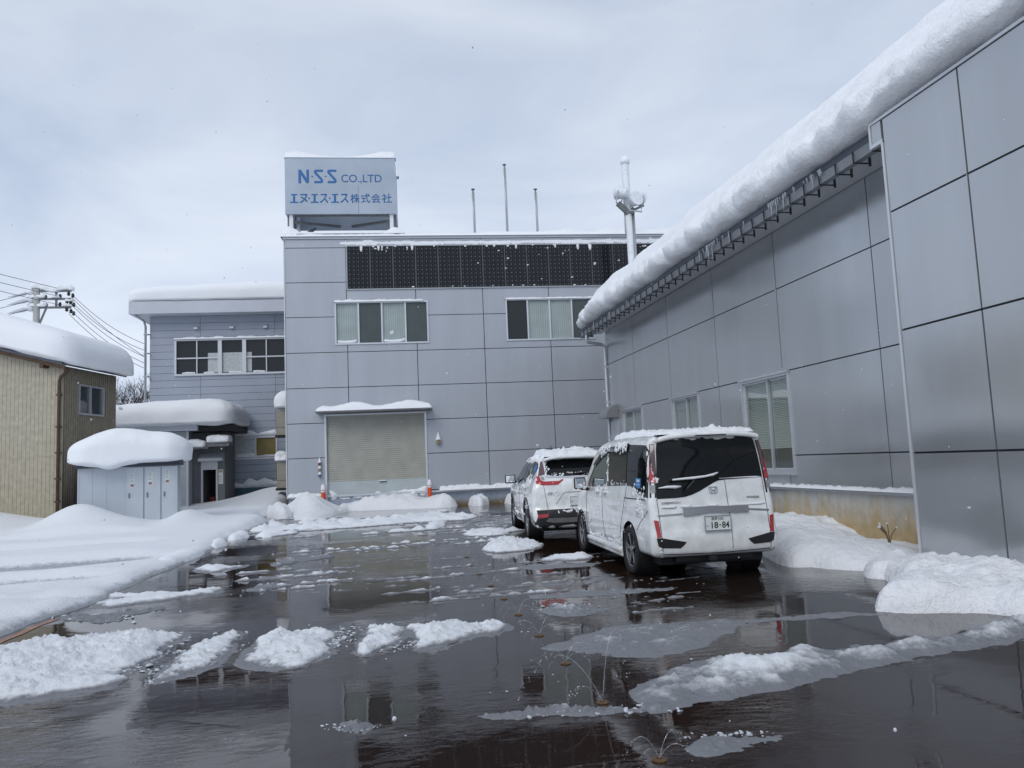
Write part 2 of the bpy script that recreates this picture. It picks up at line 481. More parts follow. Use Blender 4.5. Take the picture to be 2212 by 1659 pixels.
def beam(bm, p, q, a, b=None):
    """A square bar from p to q."""
    p, q = Vector(p), Vector(q)
    b = b or a
    d = (q - p).normalized()
    s = d.cross(Vector((0, 0, 1)))
    if s.length < 1e-4: s = Vector((1, 0, 0))
    s.normalize()
    u = s.cross(d)
    vs = []
    for e in (p, q):
        for i, j in ((-1, -1), (1, -1), (1, 1), (-1, 1)):
            vs.append(bm.verts.new(e + s * (i * a / 2) + u * (j * b / 2)))
    for f in ((0, 3, 2, 1), (4, 5, 6, 7), (0, 1, 5, 4), (1, 2, 6, 5), (2, 3, 7, 6), (3, 0, 4, 7)):
        bm.faces.new([vs[i] for i in f])
def tube(bm, pts, r, n=8, cap=True):
    pts = [Vector(p) for p in pts]
    rr = r if isinstance(r, (list, tuple)) else [r] * len(pts)
    rings = []
    side = None
    for i, p in enumerate(pts):
        d = (pts[min(i + 1, len(pts) - 1)] - pts[max(i - 1, 0)]).normalized()
        if side is None:
            side = d.cross(Vector((0, 0, 1)))
            if side.length < 1e-3: side = d.cross(Vector((1, 0, 0)))
        side = (side - d * side.dot(d)).normalized()
        up = d.cross(side)
        rings.append([bm.verts.new(p + (side * math.cos(a) + up * math.sin(a)) * rr[i]) for a in (2 * math.pi * k / n for k in range(n))])
    for a, b in zip(rings, rings[1:]):
        for k in range(n): bm.faces.new((a[k], a[(k + 1) % n], b[(k + 1) % n], b[k]))
    if cap:
        bm.faces.new(rings[0][::-1]); bm.faces.new(rings[-1])
def lathe(bm, prof, n=24, mapf=lambda r, h, a: (r * math.cos(a), r * math.sin(a), h), close=False):
    rings = []
    for r, h in prof:
        if r < 1e-5: rings.append([bm.verts.new(mapf(0, h, 0))])
        else: rings.append([bm.verts.new(mapf(r, h, 2 * math.pi * k / n)) for k in range(n)])
    prs = list(zip(rings, rings[1:])) + ([(rings[-1], rings[0])] if close else [])
    for a, b in prs:
        for k in range(n):
            k2 = (k + 1) % n
            if len(a) == 1 and len(b) == 1: continue
            if len(a) == 1: bm.faces.new((a[0], b[k2], b[k]))
            elif len(b) == 1: bm.faces.new((a[k], a[k2], b[0]))
            else: bm.faces.new((a[k], a[k2], b[k2], b[k]))
def prism(bm, poly, mapf, h0, h1):
    a = [bm.verts.new(mapf(u, v, h0)) for u, v in poly]
    b = [bm.verts.new(mapf(u, v, h1)) for u, v in poly]
    n = len(poly)
    bm.faces.new(a[::-1]); bm.faces.new(b)
    for i in range(n): bm.faces.new((a[i], a[(i + 1) % n], b[(i + 1) % n], b[i]))
def fb(u, v, h): return (u, -h, v)          # drawn on a wall that faces -y, standing out by h
def interp(pts):
    xs = [p[0] for p in pts]; ys = [p[1] for p in pts]
    def f(x):
        if x <= xs[0]: return ys[0]
        for i in range(len(xs) - 1):
            if x <= xs[i + 1]:
                t = (x - xs[i]) / (xs[i + 1] - xs[i])
                m0 = (ys[i + 1] - ys[max(i - 1, 0)]) / (xs[i + 1] - xs[max(i - 1, 0)])
                m1 = (ys[min(i + 2, len(ys) - 1)] - ys[i]) / (xs[min(i + 2, len(xs) - 1)] - xs[i])
                hh = xs[i + 1] - xs[i]
                t2, t3 = t * t, t * t * t
                return (2 * t3 - 3 * t2 + 1) * ys[i] + (t3 - 2 * t2 + t) * hh * m0 + (-2 * t3 + 3 * t2) * ys[i + 1] + (t3 - t2) * hh * m1
        return ys[-1]
    return f
def fbm(x, y, z, octs=4, g=0.55):
    a, s, f = 1.0, 0.0, 1.0
    for _ in range(octs):
        s += a * noise.noise((x * f, y * f, z * f))
        a *= g; f *= 2.03
    return s

# ---- outline-to-mound: heights over any outline, used for heaps, slush, stuck snow and car panels
def resample(poly, step, jit=0.0, seed=0.0, js=3.0):
    out = []
    n = len(poly)
    for i in range(n):
        p, q = Vector(poly[i]), Vector(poly[(i + 1) % n])
        k = max(1, int(round((q - p).length / step)))
        for j in range(k):
            c = p.lerp(q, j / k)
            if jit:
                c = c + Vector((fbm(c.x * js, c.y * js, seed, 3), fbm(c.x * js, c.y * js, seed + 9.3, 3))) * jit
            out.append((c.x, c.y))
    return out
def smooth_poly(poly, it=2):
    for _ in range(it):
        q = []
        for i in range(len(poly)):
            a, b = poly[i], poly[(i + 1) % len(poly)]
            q.append((a[0] * .75 + b[0] * .25, a[1] * .75 + b[1] * .25))
            q.append((a[0] * .25 + b[0] * .75, a[1] * .25 + b[1] * .75))
        poly = q
    return poly
def inside(P, poly):
    x, y = P[:, 0], P[:, 1]
    res = np.zeros(len(P), bool)
    n = len(poly)
    for i in range(n):
        x1, y1 = poly[i]; x2, y2 = poly[(i + 1) % n]
        if y1 == y2: continue
        c = ((y1 > y) != (y2 > y)) & (x < (x2 - x1) * (y - y1) / (y2 - y1) + x1)
        res ^= c
    return res
def edge_dist(P, poly):
    A = np.array(poly); B = np.roll(A, -1, axis=0)
    best = np.full(len(P), 1e9)
    for a, b in zip(A, B):
        d = b - a
        L = max(1e-12, d @ d)
        t = np.clip(((P - a) @ d) / L, 0, 1)
        best = np.minimum(best, np.hypot(*(P - a - t[:, None] * d).T))
    return best
def fill2d(poly, step, seed=0):
    A = np.array(poly)
    lo, hi = A.min(0), A.max(0)
    gx = np.arange(lo[0], hi[0] + step, step); gy = np.arange(lo[1], hi[1] + step, step)
    rng = np.random.default_rng(seed)
    G = np.array([(x + (step / 2 if j % 2 else 0), y) for j, y in enumerate(gy) for x in gx])
    G = G + rng.uniform(-step * .18, step * .18, G.shape)
    G = G[inside(G, poly)]
    if len(G): G = G[edge_dist(G, poly) > step * 0.55]
    pts = [Vector(p) for p in poly] + [Vector(p) for p in G]
    n = len(poly)
    v, e, f, *_ = delaunay_2d_cdt(pts, [(i, (i + 1) % n) for i in range(n)], [list(range(n))], 1, 1e-7)
    return np.array([(p.x, p.y) for p in v]), f
def mound(poly, H, w, step, mapf, namp=0.15, nsc=2.0, seed=0.0, jit=0.0, js=3.0, skirt=0.02, octs=4, power=0.5, grain=0.0, gsc=14.0):
    """Surface over an outline: rises from its edge over the distance w to height H (number or function of u, v), with lumpy noise."""
    poly = resample(poly, step, jit, seed, js)
    P, F = fill2d(poly, step, int(seed * 13) % 9973)
    d = edge_dist(P, poly)
    bm = BM()
    vs = []
    for (x, y), dd in zip(P, d):
        t = min(1.0, dd / w)
        pr = (1 - (1 - t) ** 2) ** power
        h = H(x, y) if callable(H) else H
        nn = fbm(x * nsc, y * nsc, seed, octs)
        z = h * pr * (1 + namp * nn * 1.6)
        if grain:
            c = noise.cell_vector((x * gsc, y * gsc, seed))[0]
            z += grain * pr * (abs(noise.noise((x * gsc, y * gsc, seed + 3))) * 1.6 + 0.5 * noise.noise((x * gsc * 2.3, y * gsc * 2.3, seed))) 
        vs.append(bm.verts.new(mapf(x, y, max(z, 0.0) if dd > 1e-6 else -skirt)))
    for f in F:
        try: bm.faces.new([vs[i] for i in f])
        except ValueError: pass
    return bm
def flat(z0=0.0): return lambda x, y, h: (x, y, z0 + h)

# ---- a box with rounded edges, dense enough to deform
def axis_samples(half, r, n, k):
    inner = half - r
    a = [-half + r * (1 - math.cos(math.pi / 2 * i / k)) for i in range(k)]
    m = [-inner + 2 * inner * i / n for i in range(n + 1)]
    return a + m + [-x for x in reversed(a)]
def rbox(half, r, n, k=4, deform=None):
    ax = [axis_samples(half[i], r, n[i], k) for i in range(3)]
    L = [len(a) - 1 for a in ax]
    bm = BM(); cache = {}
    def vert(i, j, l):
        key = (i, j, l)
        if key not in cache:
            p = Vector((ax[0][i], ax[1][j], ax[2][l]))
            q = Vector([max(-(half[c] - r), min(half[c] - r, p[c])) for c in range(3)])
            d = p - q
            if d.length > 1e-9: p = q + d.normalized() * r
            cache[key] = bm.verts.new(deform(p) if deform else p)
        return cache[key]
    for a, b, c in ((0, 1, 2), (1, 2, 0), (2, 0, 1)):
        for s in (0, L[c]):
            for i in range(L[a]):
                for j in range(L[b]):
                    q = []
                    for di, dj in ((0, 0), (1, 0), (1, 1), (0, 1)):
                        idx = [0, 0, 0]; idx[a] = i + di; idx[b] = j + dj; idx[c] = s
                        q.append(vert(*idx))
                    bm.faces.new(q if s else q[::-1])
    return bm
def pillow(x0, x1, y0, y1, z0, H, r, namp=0.05, nsc=0.8, seed=1.0, n=(16, 16, 5), top=None, flat_bottom=0.25):
    """A deep rounded pad of snow lying on a roof, bulging over its edges."""
    hx, hy = (x1 - x0) / 2, (y1 - y0) / 2
    cx, cy = (x0 + x1) / 2, (y0 + y1) / 2
    lip = 0.16 * H                                   # snow hangs a little below the roof edge, curling back under itself
    Hu = H - lip
    def df(p):
        x, y = cx + p.x, cy + p.y
        hh = top(x, y) if top else 1.0
        if p.z >= 0: z = lip + p.z / H * Hu * hh
        else:
            z = lip * (1 + p.z / H) + 0.05 * H * noise.noise((x * 1.6 + seed, y * 1.6, seed)) * (-p.z / H)
            k = 1 - 0.25 * (-p.z / H) ** 2
            x, y = cx + p.x * (1 - (1 - k) * min(1.0, 0.5 / hx)), cy + p.y * (1 - (1 - k) * min(1.0, 0.5 / hy))
        d = fbm(x * nsc, y * nsc, z * nsc + seed, 4) * namp * 1.3 + 0.4 * namp * noise.noise((x * nsc * 3.1, y * nsc * 3.1, z * 2 + seed))
        u = Vector((p.x / hx, p.y / hy, max(0.0, p.z) / H)).normalized()
        return Vector((x + u.x * d, y + u.y * d, z0 + z + u.z * d))
    return rbox((hx, hy, H), min(r * 1.25, H * 0.98, hx * .98, hy * .98), (n[0] + 6, n[1] + 6, n[2]), 8, df)

def text_bm(s, w=None, h=None, bold=0.0, mapf=fb, depth=0.006, u0=0.0, v0=0.0, shear=0.0):
    """Lettering as a solid mesh, fitted into a w x h box whose lower left corner is (u0, v0)."""
    c = bpy.data.curves.new('lettering', 'FONT')
    c.body = s
    c.offset = bold
    c.shear = shear
    c.resolution_u = 4
    o = bpy.data.objects.new('lettering', c)
    col.objects.link(o)
    bpy.context.view_layer.update()
    me = bpy.data.meshes.new_from_object(o.evaluated_get(bpy.context.evaluated_depsgraph_get()))
    bpy.data.objects.remove(o)
    bm = BM(); bm.from_mesh(me)
    bpy.data.meshes.remove(me)
    xs = [v.co.x for v in bm.verts]; ys = [v.co.y for v in bm.verts]
    if not xs: return bm
    sx = w / (max(xs) - min(xs)) if w else None
    sy = h / (max(ys) - min(ys)) if h else sx
    sx = sx or sy
    x0, y0 = min(xs), min(ys)
    bmesh.ops.triangulate(bm, faces=bm.faces)
    geo = bmesh.ops.extrude_face_region(bm, geom=bm.faces[:])
    ext = {v for v in geo['geom'] if isinstance(v, bmesh.types.BMVert)}
    for v in bm.verts:
        v.co = Vector(mapf(u0 + (v.co.x - x0) * sx, v0 + (v.co.y - y0) * sy, depth if v in ext else 0.0))
    return bm
def join(bms):
    out = BM()
    for b in bms:
        me = bpy.data.meshes.new('t'); b.to_mesh(me); b.free(); out.from_mesh(me); bpy.data.meshes.remove(me)
    return out
def stroke(bm, pts, wd, mapf, h0, h1):
    """A ribbon of even width along a path, with mitred corners (painted letters)."""
    pts = [Vector(p) for p in pts]
    L, Rr = [], []
    for i, p in enumerate(pts):
        d0 = (p - pts[i - 1]).normalized() if i else None
        d1 = (pts[i + 1] - p).normalized() if i < len(pts) - 1 else None
        d0 = d0 or d1; d1 = d1 or d0
        t = (d0 + d1).normalized()
        nrm = Vector((-t.y, t.x))
        k = wd / 2 / max(0.35, nrm.dot(Vector((-d0.y, d0.x))))
        L.append(p + nrm * k); Rr.append(p - nrm * k)
    prism(bm, [tuple(p) for p in L] + [tuple(p) for p in reversed(Rr)], mapf, h0, h1)
def arc(cx, cy, r, a0, a1, n=8):
    return [(cx + r * math.cos(R(a0 + (a1 - a0) * i / n)), cy + r * math.sin(R(a0 + (a1 - a0) * i / n))) for i in range(n + 1)]

def panel_grid(bm, us, vs, holes, mapf, gap, th):
    """Cladding panels between grid lines, cut round openings, with a real gap at every joint."""
    g = gap / 2
    for a, b in zip(us, us[1:]):
        for c, d in zip(vs, vs[1:]):
            rects = [(a + g, b - g, c + g, d - g)]
            for (h0, h1, k0, k1) in holes:
                nr = []
                for (x0, x1, y0, y1) in rects:
                    if h1 <= x0 or h0 >= x1 or k1 <= y0 or k0 >= y1: nr.append((x0, x1, y0, y1)); continue
                    if h0 > x0: nr.append((x0, h0, y0, y1))
                    if h1 < x1: nr.append((h1, x1, y0, y1))
                    xa, xb = max(x0, h0), min(x1, h1)
                    if k0 > y0: nr.append((xa, xb, y0, k0))
                    if k1 < y1: nr.append((xa, xb, k1, y1))
                rects = nr
            for (x0, x1, y0, y1) in rects:
                if x1 - x0 < 0.01 or y1 - y0 < 0.01: continue
                prism(bm, [(x0, y0), (x1, y0), (x1, y1), (x0, y1)], mapf, 0.0, th)
def frame_bm(bm, u0, u1, v0, v1, wd, mapf, h0, h1):
    prism(bm, [(u0, v0), (u1, v0), (u1, v0 + wd), (u0, v0 + wd)], mapf, h0, h1)
    prism(bm, [(u0, v1 - wd), (u1, v1 - wd), (u1, v1), (u0, v1)], mapf, h0, h1)
    prism(bm, [(u0, v0 + wd), (u0 + wd, v0 + wd), (u0 + wd, v1 - wd), (u0, v1 - wd)], mapf, h0, h1)
    prism(bm, [(u1 - wd, v0 + wd), (u1, v0 + wd), (u1, v1 - wd), (u1 - wd, v1 - wd)], mapf, h0, h1)
def rect(u0, u1, v0, v1): return [(u0, v0), (u1, v0), (u1, v1), (u0, v1)]

# ================================================================== SETTING
b = BM(); box(b, -400, 400, -300, 500, -0.6, -0.03)
tag(obj('ground', b, 'snow'), kind='structure')
b = BM(); box(b, -4.3, 30, -40, 44, -0.008, 0.0)
tag(obj('parking_lot', b, 'wet_asphalt'), kind='structure')

# low hills under snow far off to the west, seen only as a grey band in the glossy wall
# ------------------------------------------------------------------ right-hand building
WX, WY = 7.8, 9.07
ware = thing('factory_hall', 'long low hall with glossy grey panels, snowy eave and a rust stained foundation', 'building', (WX, WY, 0))
def wmap(off): return lambda u, v, h: (-(h + off), u - WY, v)
MAIN, NEAR = wmap(0.0), wmap(0.9)
us = [9.10, 10.75, 13.72, 16.57, 19.48, 22.38, 25.2]
vs = [0.88, 1.45, 3.07, 4.70, 5.84]
holes = [(13.49, 15.45, 1.12, 3.04), (17.72, 19.50, 1.12, 3.03), (21.84, 23.72, 1.12, 3.03)]
b = BM(); panel_grid(b, us, vs, holes, MAIN, 0.022, 0.03)
obj('wall_panels', b, 'panel', ware)
b = BM(); panel_grid(b, [8.0, 25.19], [0.0, 5.86], holes, wmap(-0.25), 0.0, 0.246)
box(b, 0.4, 6.2, 0.0, 0.2, 0, 5.86); box(b, 0.25, 6.2, 15.8, 16.1, 0, 5.86)
obj('wall_core', b, 'joint', ware)
b = BM(); panel_grid(b, [0.4, 3.2, 6.2], [0.88, 3.07, 4.70, 5.84], [], lambda u, v, h: (u - 0.4, 16.13 + h, v), 0.02, 0.02)
obj('end_wall_panels', b, 'panel', ware)
b = BM(); panel_grid(b, [9.075, 25.1], [-0.1, 0.80], [], wmap(0.0), 0, 0.025)
obj('foundation', b, 'foundation', ware)
b = BM(); panel_grid(b, [9.075, 25.19], [0.80, 0.87], [], wmap(0.0), 0, 0.10)
obj('ledge_flashing', b, 'alu', ware)
# near section, standing forward of the recessed wall
usn = [-9.36, -6.53, -3.70, -0.87, 1.96, 4.82, 7.65, 9.04]
vsn = [0.0, 1.45, 3.07, 4.68, 5.985]
b = BM(); panel_grid(b, usn, vsn, [], NEAR, 0.026, 0.03)
prism(b, rect(9.075, 9.27, 5.715, 5.985), NEAR, 0.0, 0.03)
obj('projecting_wall_panels', b, 'panel', ware)
b = BM(); panel_grid(b, [-9.4, 9.055], [-0.1, 6.0], [], wmap(0.6), 0, 0.296)
box(b, -0.88, -0.0, -0.02, 0.0, 0.0, 5.84)
obj('projecting_wall_core', b, 'joint', ware)
b = BM()
prism(b, rect(9.042, 9.085, 0.0, 5.70), NEAR, -0.02, 0.042)
prism(b, rect(9.042, 9.275, 5.665, 5.712), NEAR, -0.02, 0.043)
prism(b, rect(9.278, 9.32, 5.665, 6.03), NEAR, -0.02, 0.042)
prism(b, rect(-9.4, 9.275, 5.99, 6.03), NEAR, -0.02, 0.044)
obj('corner_trim', b, 'trim', ware)
# roof slab, soffit, gutter with brackets, downpipe
b = BM()
prism(b, [(-0.78, 5.90), (6.2, 7.85), (6.2, 7.95), (-0.78, 6.0)], lambda u, v, h: (u, h, v), -0.0, 16.75)
prism(b, [(-0.88, 6.035), (6.2, 7.86), (6.2, 7.96), (-0.88, 6.12)], lambda u, v, h: (u, h, v), -18.4, -0.003)
obj('roof', b, 'roof_metal', ware)
b = BM(); box(b, -0.68, -0.035, 0.02, 16.5, 5.845, 5.895)
obj('soffit', b, 'trim', ware)
g = BM()
prism(g, [(-0.82, 5.86), (-0.80, 5.72), (-0.69, 5.72), (-0.68, 5.86), (-0.69, 5.86), (-0.70, 5.735), (-0.79, 5.735), (-0.81, 5.86)], lambda u, v, h: (u, h, v), 0.05, 16.45)
gut = obj('gutter', g, 'gutter', ware)
def bracket(g, i):
    beam(g, (-0.835, 0, 5.87), (-0.825, 0, 5.70), 0.014, 0.02)
    beam(g, (-0.835, 0, 5.70), (-0.55, 0, 5.70), 0.014, 0.02)
    beam(g, (-0.56, 0, 5.66), (-0.56, 0, 5.84), 0.02, 0.04)
g0 = each('gutter_bracket', [0], bracket, 'bracket', gut)[0]
g0.location.y = 0.35
for i in range(1, 37):
    c = copy_tree(g0, gut); c.location.y = 0.35 + i * 0.445
b = BM()
tube(b, [(-0.75, 15.9, 5.72), (-0.75, 15.9, 5.56), (-0.70, 15.93, 5.47), (-0.2, 16.0, 5.40), (-0.10, 16.03, 5.33), (-0.09, 16.03, 5.2), (-0.09, 16.03, 0.1)], 0.05, 10)
for z in (4.6, 3.4, 2.2, 1.0): box(b, -0.16, -0.0, 15.98, 16.08, z, z + 0.05)
obj('downpipe', b, 'alu', ware, angle=40)
# sliding windows with slatted blinds in the recessed wall
def big_window(u0, u1, v0, v1, um, drop):
    f = BM()
    frame_bm(f, u0, u1, v0, v1, 0.05, MAIN, -0.10, 0.06)
    prism(f, rect(u0 - 0.03, u1 + 0.03, v1, v1 + 0.035), MAIN, 0.032, 0.10)
    prism(f, rect(u0 - 0.03, u1 + 0.03, v0 - 0.045, v0), MAIN, 0.032, 0.10)
    win = obj('window', f, 'alu', ware)
    for (a, c, h) in ((u0 + 0.052, um + 0.02, -0.05), (um - 0.02, u1 - 0.052, -0.01)):
        s = BM(); frame_bm(s, a, c, v0 + 0.052, v1 - 0.052, 0.035, MAIN, h - 0.015, h + 0.015)
        obj('sash', s, 'alu', win)
        p = BM(); prism(p, rect(a + 0.035, c - 0.035, v0 + 0.087, v1 - 0.087), MAIN, h - 0.003, h + 0.003)
        obj('pane', p, 'window_glass', win)
    s = BM()
    k = 0
    v = v1 - 0.06
    while v > v0 + drop:
        prism(s, [(-0.092, v + 0.003), (-0.076, v - 0.024), (-0.074, v - 0.022), (-0.090, v + 0.005)], lambda a, c, h: MAIN(h, c, a), u0 + 0.06, u1 - 0.06)
        v -= 0.034
    obj('blind', s, 'blind', win)
    s = BM()
    for r in ((rect(u0 - .1, u1 + .1, v0 - .3, v1 + .2), -1.45, -1.4), (rect(u0 - .1, u0 - .05, v0 - .3, v1 + .2), -1.4, -0.26), (rect(u1 + .05, u1 + .1, v0 - .3, v1 + .2), -1.4, -0.26),
              (rect(u0 - .05, u1 + .05, v0 - .3, v0 - .25), -1.4, -0.26), (rect(u0 - .05, u1 + .05, v1 + .15, v1 + .2), -1.4, -0.26)):
        prism(s, r[0], MAIN, r[1], r[2])
    obj('room_lining', s, 'room', win)
big_window(13.49, 15.45, 1.12, 3.04, 14.42, 0.5)
big_window(17.72, 19.50, 1.12, 3.03, 18.6, 0.1)
big_window(21.84, 23.72, 1.12, 3.03, 22.8, 0.1)
# small side door at the far end under a round plastic hood
b = BM(); prism(b, rect(24.2, 25.05, 0.9, 2.75), MAIN, 0.032, 0.05)
dr = obj('door', b, 'alu', ware)
b = BM(); prism(b, arc(0, 0, 0.42, 0, 90, 8) + [(0, 0)], lambda u, v, h: (-0.034 - u, 24.15 - WY + h, 2.85 + v), 0.0, 0.95)
obj('door_hood', b, 'canopy_plastic', ware)

# deep snow on the hall roof: one long pad, bulging over the eave
def roof_snow():
    prof = [(7.45, 6.06), (7.15, 6.01), (6.94, 6.01), (6.80, 6.06), (6.72, 6.17), (6.69, 6.31), (6.745, 6.45), (6.86, 6.60), (7.0, 6.78), (7.16, 6.985), (7.34, 7.20), (7.6, 7.41), (8.0, 7.66), (8.6, 7.9), (9.5, 8.2), (11.0, 8.6), (13.0, 9.05)]
    pf = [Vector((x, z)) for x, z in prof]
    # densify
    fine = []
    for a, c in zip(pf, pf[1:]):
        k = max(1, int((c - a).length / 0.07))
        k = min(k, 8)
        fine += [a.lerp(c, i / k) for i in range(k)]
    fine.append(pf[-1])
    bm = BM()
    rows = []
    Y0, Y1 = -8.0, 25.75
    ys = list(np.arange(Y0, 6, 0.14)) + list(np.arange(6, Y1 - 1.6, 0.085))
    ys += [Y1 - 1.6 + 1.6 * math.sin(math.pi / 2 * i / 16) for i in range(17)]
    for y in ys:
        e = 1.0
        if y > Y1 - 1.6: e = math.sqrt(max(0.0, 1 - ((y - (Y1 - 1.6)) / 1.6) ** 2))
        far = max(0.0, min(1.0, (y - 15.5) / 10.0))
        row = []
        for i, p in enumerate(fine):
            x, z = p.x, p.y
            f = i / (len(fine) - 1)
            base = 6.06 + max(0, (x - 7.45)) * 0.26
            if y < 9.3:                       # near section: eave line sits higher and stands further out
                q = min(1.0, (9.3 - y) / 0.25)
                if z < 6.3 and x < 7.4: z += 0.06 * q * (6.3 - z) / 0.3; x -= 0.03 * q
            z = base + (z - base) * (0.02 + 0.98 * e) * (1 - 0.06 * far) if z > base else z
            x = x + (1 - e) * max(0.0, 7.5 - x) * 0.55
            amp = 0.06 if z > 6.75 else 0.10
            d = fbm(x * 1.3, y * 0.9, z * 1.3, 4) * amp + fbm(x * 5, y * 4, z * 5, 3) * (0.008 if z > 6.6 else 0.02) + 0.05 * noise.noise((x * .4, y * .45, 7.0))
            # scalloped, icy lower lip
            if z < 6.5 and x < 7.3:
                s = abs(math.sin(y * 2.6 + noise.noise((y * .5, 0, 3)) * 3.0))
                d += (s - 0.5) * 0.10 + fbm(x * 4, y * 4, z * 4, 3) * 0.05
            if i == 0: d = 0
            nx, nz = (-0.75, 0.5)
            row.append(bm.verts.new((x + nx * d * e, y, z + nz * d * e * (0.4 if z < 6.2 else 1))))
        rows.append(row)
    for a, c in zip(rows, rows[1:]):
        for k in range(len(a) - 1): bm.faces.new((a[k], a[k + 1], c[k + 1], c[k]))
    bm.faces.new(rows[-1])
    return bm
tag(obj('roof_snow', roof_snow(), 'snow_roof', smooth=True), 'deep rough snow pad bulging over the long gutter of the right-hand hall', 'snow')

b = mound([(9.09, 0.0), (25.1, 0.0), (25.1, 0.115), (9.09, 0.115)], lambda x, y: 0.075 * (0.55 + 0.8 * noise.noise((x * 1.3, 3, 0)) + 0.25 * noise.noise((x * 6, 1, 0))), 0.05, 0.05, lambda u, v, h: (WX - 0.032 - v, u, 0.868 + h), 0.3, 6.0, 12.0)
tag(obj('ledge_snow', b, 'snow', smooth=True), 'thin line of snow on the ledge above the rust stained foundation', 'snow')

# icicles on the gutter
ic = thing('icicles', 'row of small clear icicles hanging from the hall gutter below the roof snow', 'icicles', (7.0, 17.0, 5.86))
rng = random.Random(3)
def icicle(b, q):
    x, y, L = q
    tube(b, [(x, y - 17, 0.06), (x + 0.01, y - 17, 0.06 - L * 0.5), (x, y - 17, 0.06 - L)], [0.014, 0.010, 0.002], 6)
its = []
for i in range(64):
    y = rng.choice([rng.uniform(9.6, 25), rng.gauss(12.0, 0.25), rng.gauss(14.6, 0.3), rng.gauss(11.2, 0.6)])
    if not 9.5 < y < 25.2: continue
    L = rng.uniform(0.05, 0.14) if rng.random() < 0.86 else rng.uniform(0.25, 0.42)
    its.append((-0.05 + rng.uniform(-0.03, 0.02), y, L))
each('icicle', its, icicle, 'icicle', ic, smooth=True)

# ------------------------------------------------------------------ office block facing the camera
RZ = R(-3.2)
P0 = Vector((3.14, 29.5, 0))
EX, EN = Vector((math.cos(RZ), math.sin(RZ), 0)), Vector((-math.sin(RZ), math.cos(RZ), 0))
def at_office(s, d=0.0, z=0.0): return P0 + EX * s + EN * d + Vector((0, 0, z))
off = thing('office_block', 'flat roofed grey office block with a strip of dark solar panels across its front', 'building', P0, RZ)
su = [-6.5, -4.2, -1.56, 1.05, 3.67, 6.3, 8.92, 11.54]
sv = [0.62, 2.0, 3.3, 4.63, 5.98, 7.35, 8.70, 10.06, 10.40]
oholes = [(-4.66, -1.1, 6.26, 7.92), (1.93, 5.47, 6.26, 7.92), (-5.12, -1.3, 0.3, 3.60)]
b = BM(); panel_grid(b, su, sv, oholes, fb, 0.026, 0.03)
obj('wall_panels', b, 'panel_front', off)
b = BM(); panel_grid(b, [-6.5, 11.54], [0.0, 10.42], oholes, lambda u, v, h: (u, 0.2 - h, v), 0, 0.197)
box(b, -6.5, 11.54, 3.0, 12, 0, 10.40); box(b, -6.5, -6.3, 0.2, 3.0, 0, 10.4); box(b, 11.3, 11.54, 0.2, 3.0, 0, 10.4); box(b, -6.3, 11.3, 0.2, 3.0, 10.2, 10.4)
obj('wall_core', b, 'joint', off)
b = BM(); prism(b, rect(-6.52, 11.56, 0.52, 0.60), fb, 0.0, 0.09)
obj('ledge_flashing', b, 'alu', off)
b = BM(); prism(b, rect(-6.47, 11.5, -0.1, 0.52), fb, 0.0, 0.02)
obj('foundation', b, 'foundation_far', off)
b = BM(); prism(b, rect(-6.56, 11.6, 10.40, 10.50), fb, -0.35, 0.07)
prism(b, rect(-6.545, -6.505, 0.62, 10.395), fb, 0.0, 0.045)
obj('parapet_coping', b, 'trim', off)
def slider(parent, name, u0, u1, v0, v1, bays, mapf=fb, fw=0.055, mat='alu'):
    f = BM()
    frame_bm(f, u0, u1, v0, v1, fw, mapf, -0.08, 0.07)
    for (a, c, m, h) in bays[1:]:
        prism(f, rect(a - 0.03, a + 0.03, v0 + fw, v1 - fw), mapf, -0.05, 0.045)
    wn = obj(name, f, mat, parent)
    for (a, c, m, h) in bays:
        p = BM(); prism(p, rect(max(a + 0.03, u0 + fw), min(c - 0.03, u1 - fw), v0 + fw, v1 - fw), mapf, h - 0.01, h)
        obj('pane', p, m, wn)
    return wn
slider(off, 'window', -4.66, -1.1, 6.26, 7.92, [(-4.66, -3.77, 'curtain', -0.03), (-3.77, -2.88, 'curtain_dark', 0.0), (-2.88, -1.98, 'curtain', -0.03), (-1.98, -1.1, 'curtain_dark', 0.0)])
slider(off, 'window', 1.93, 5.47, 6.26, 7.92, [(1.93, 2.8, 'pane_black', 0.0), (2.8, 3.68, 'curtain', -0.03), (3.68, 4.57, 'curtain', -0.03), (4.57, 5.47, 'curtain_dark', 0.0)])
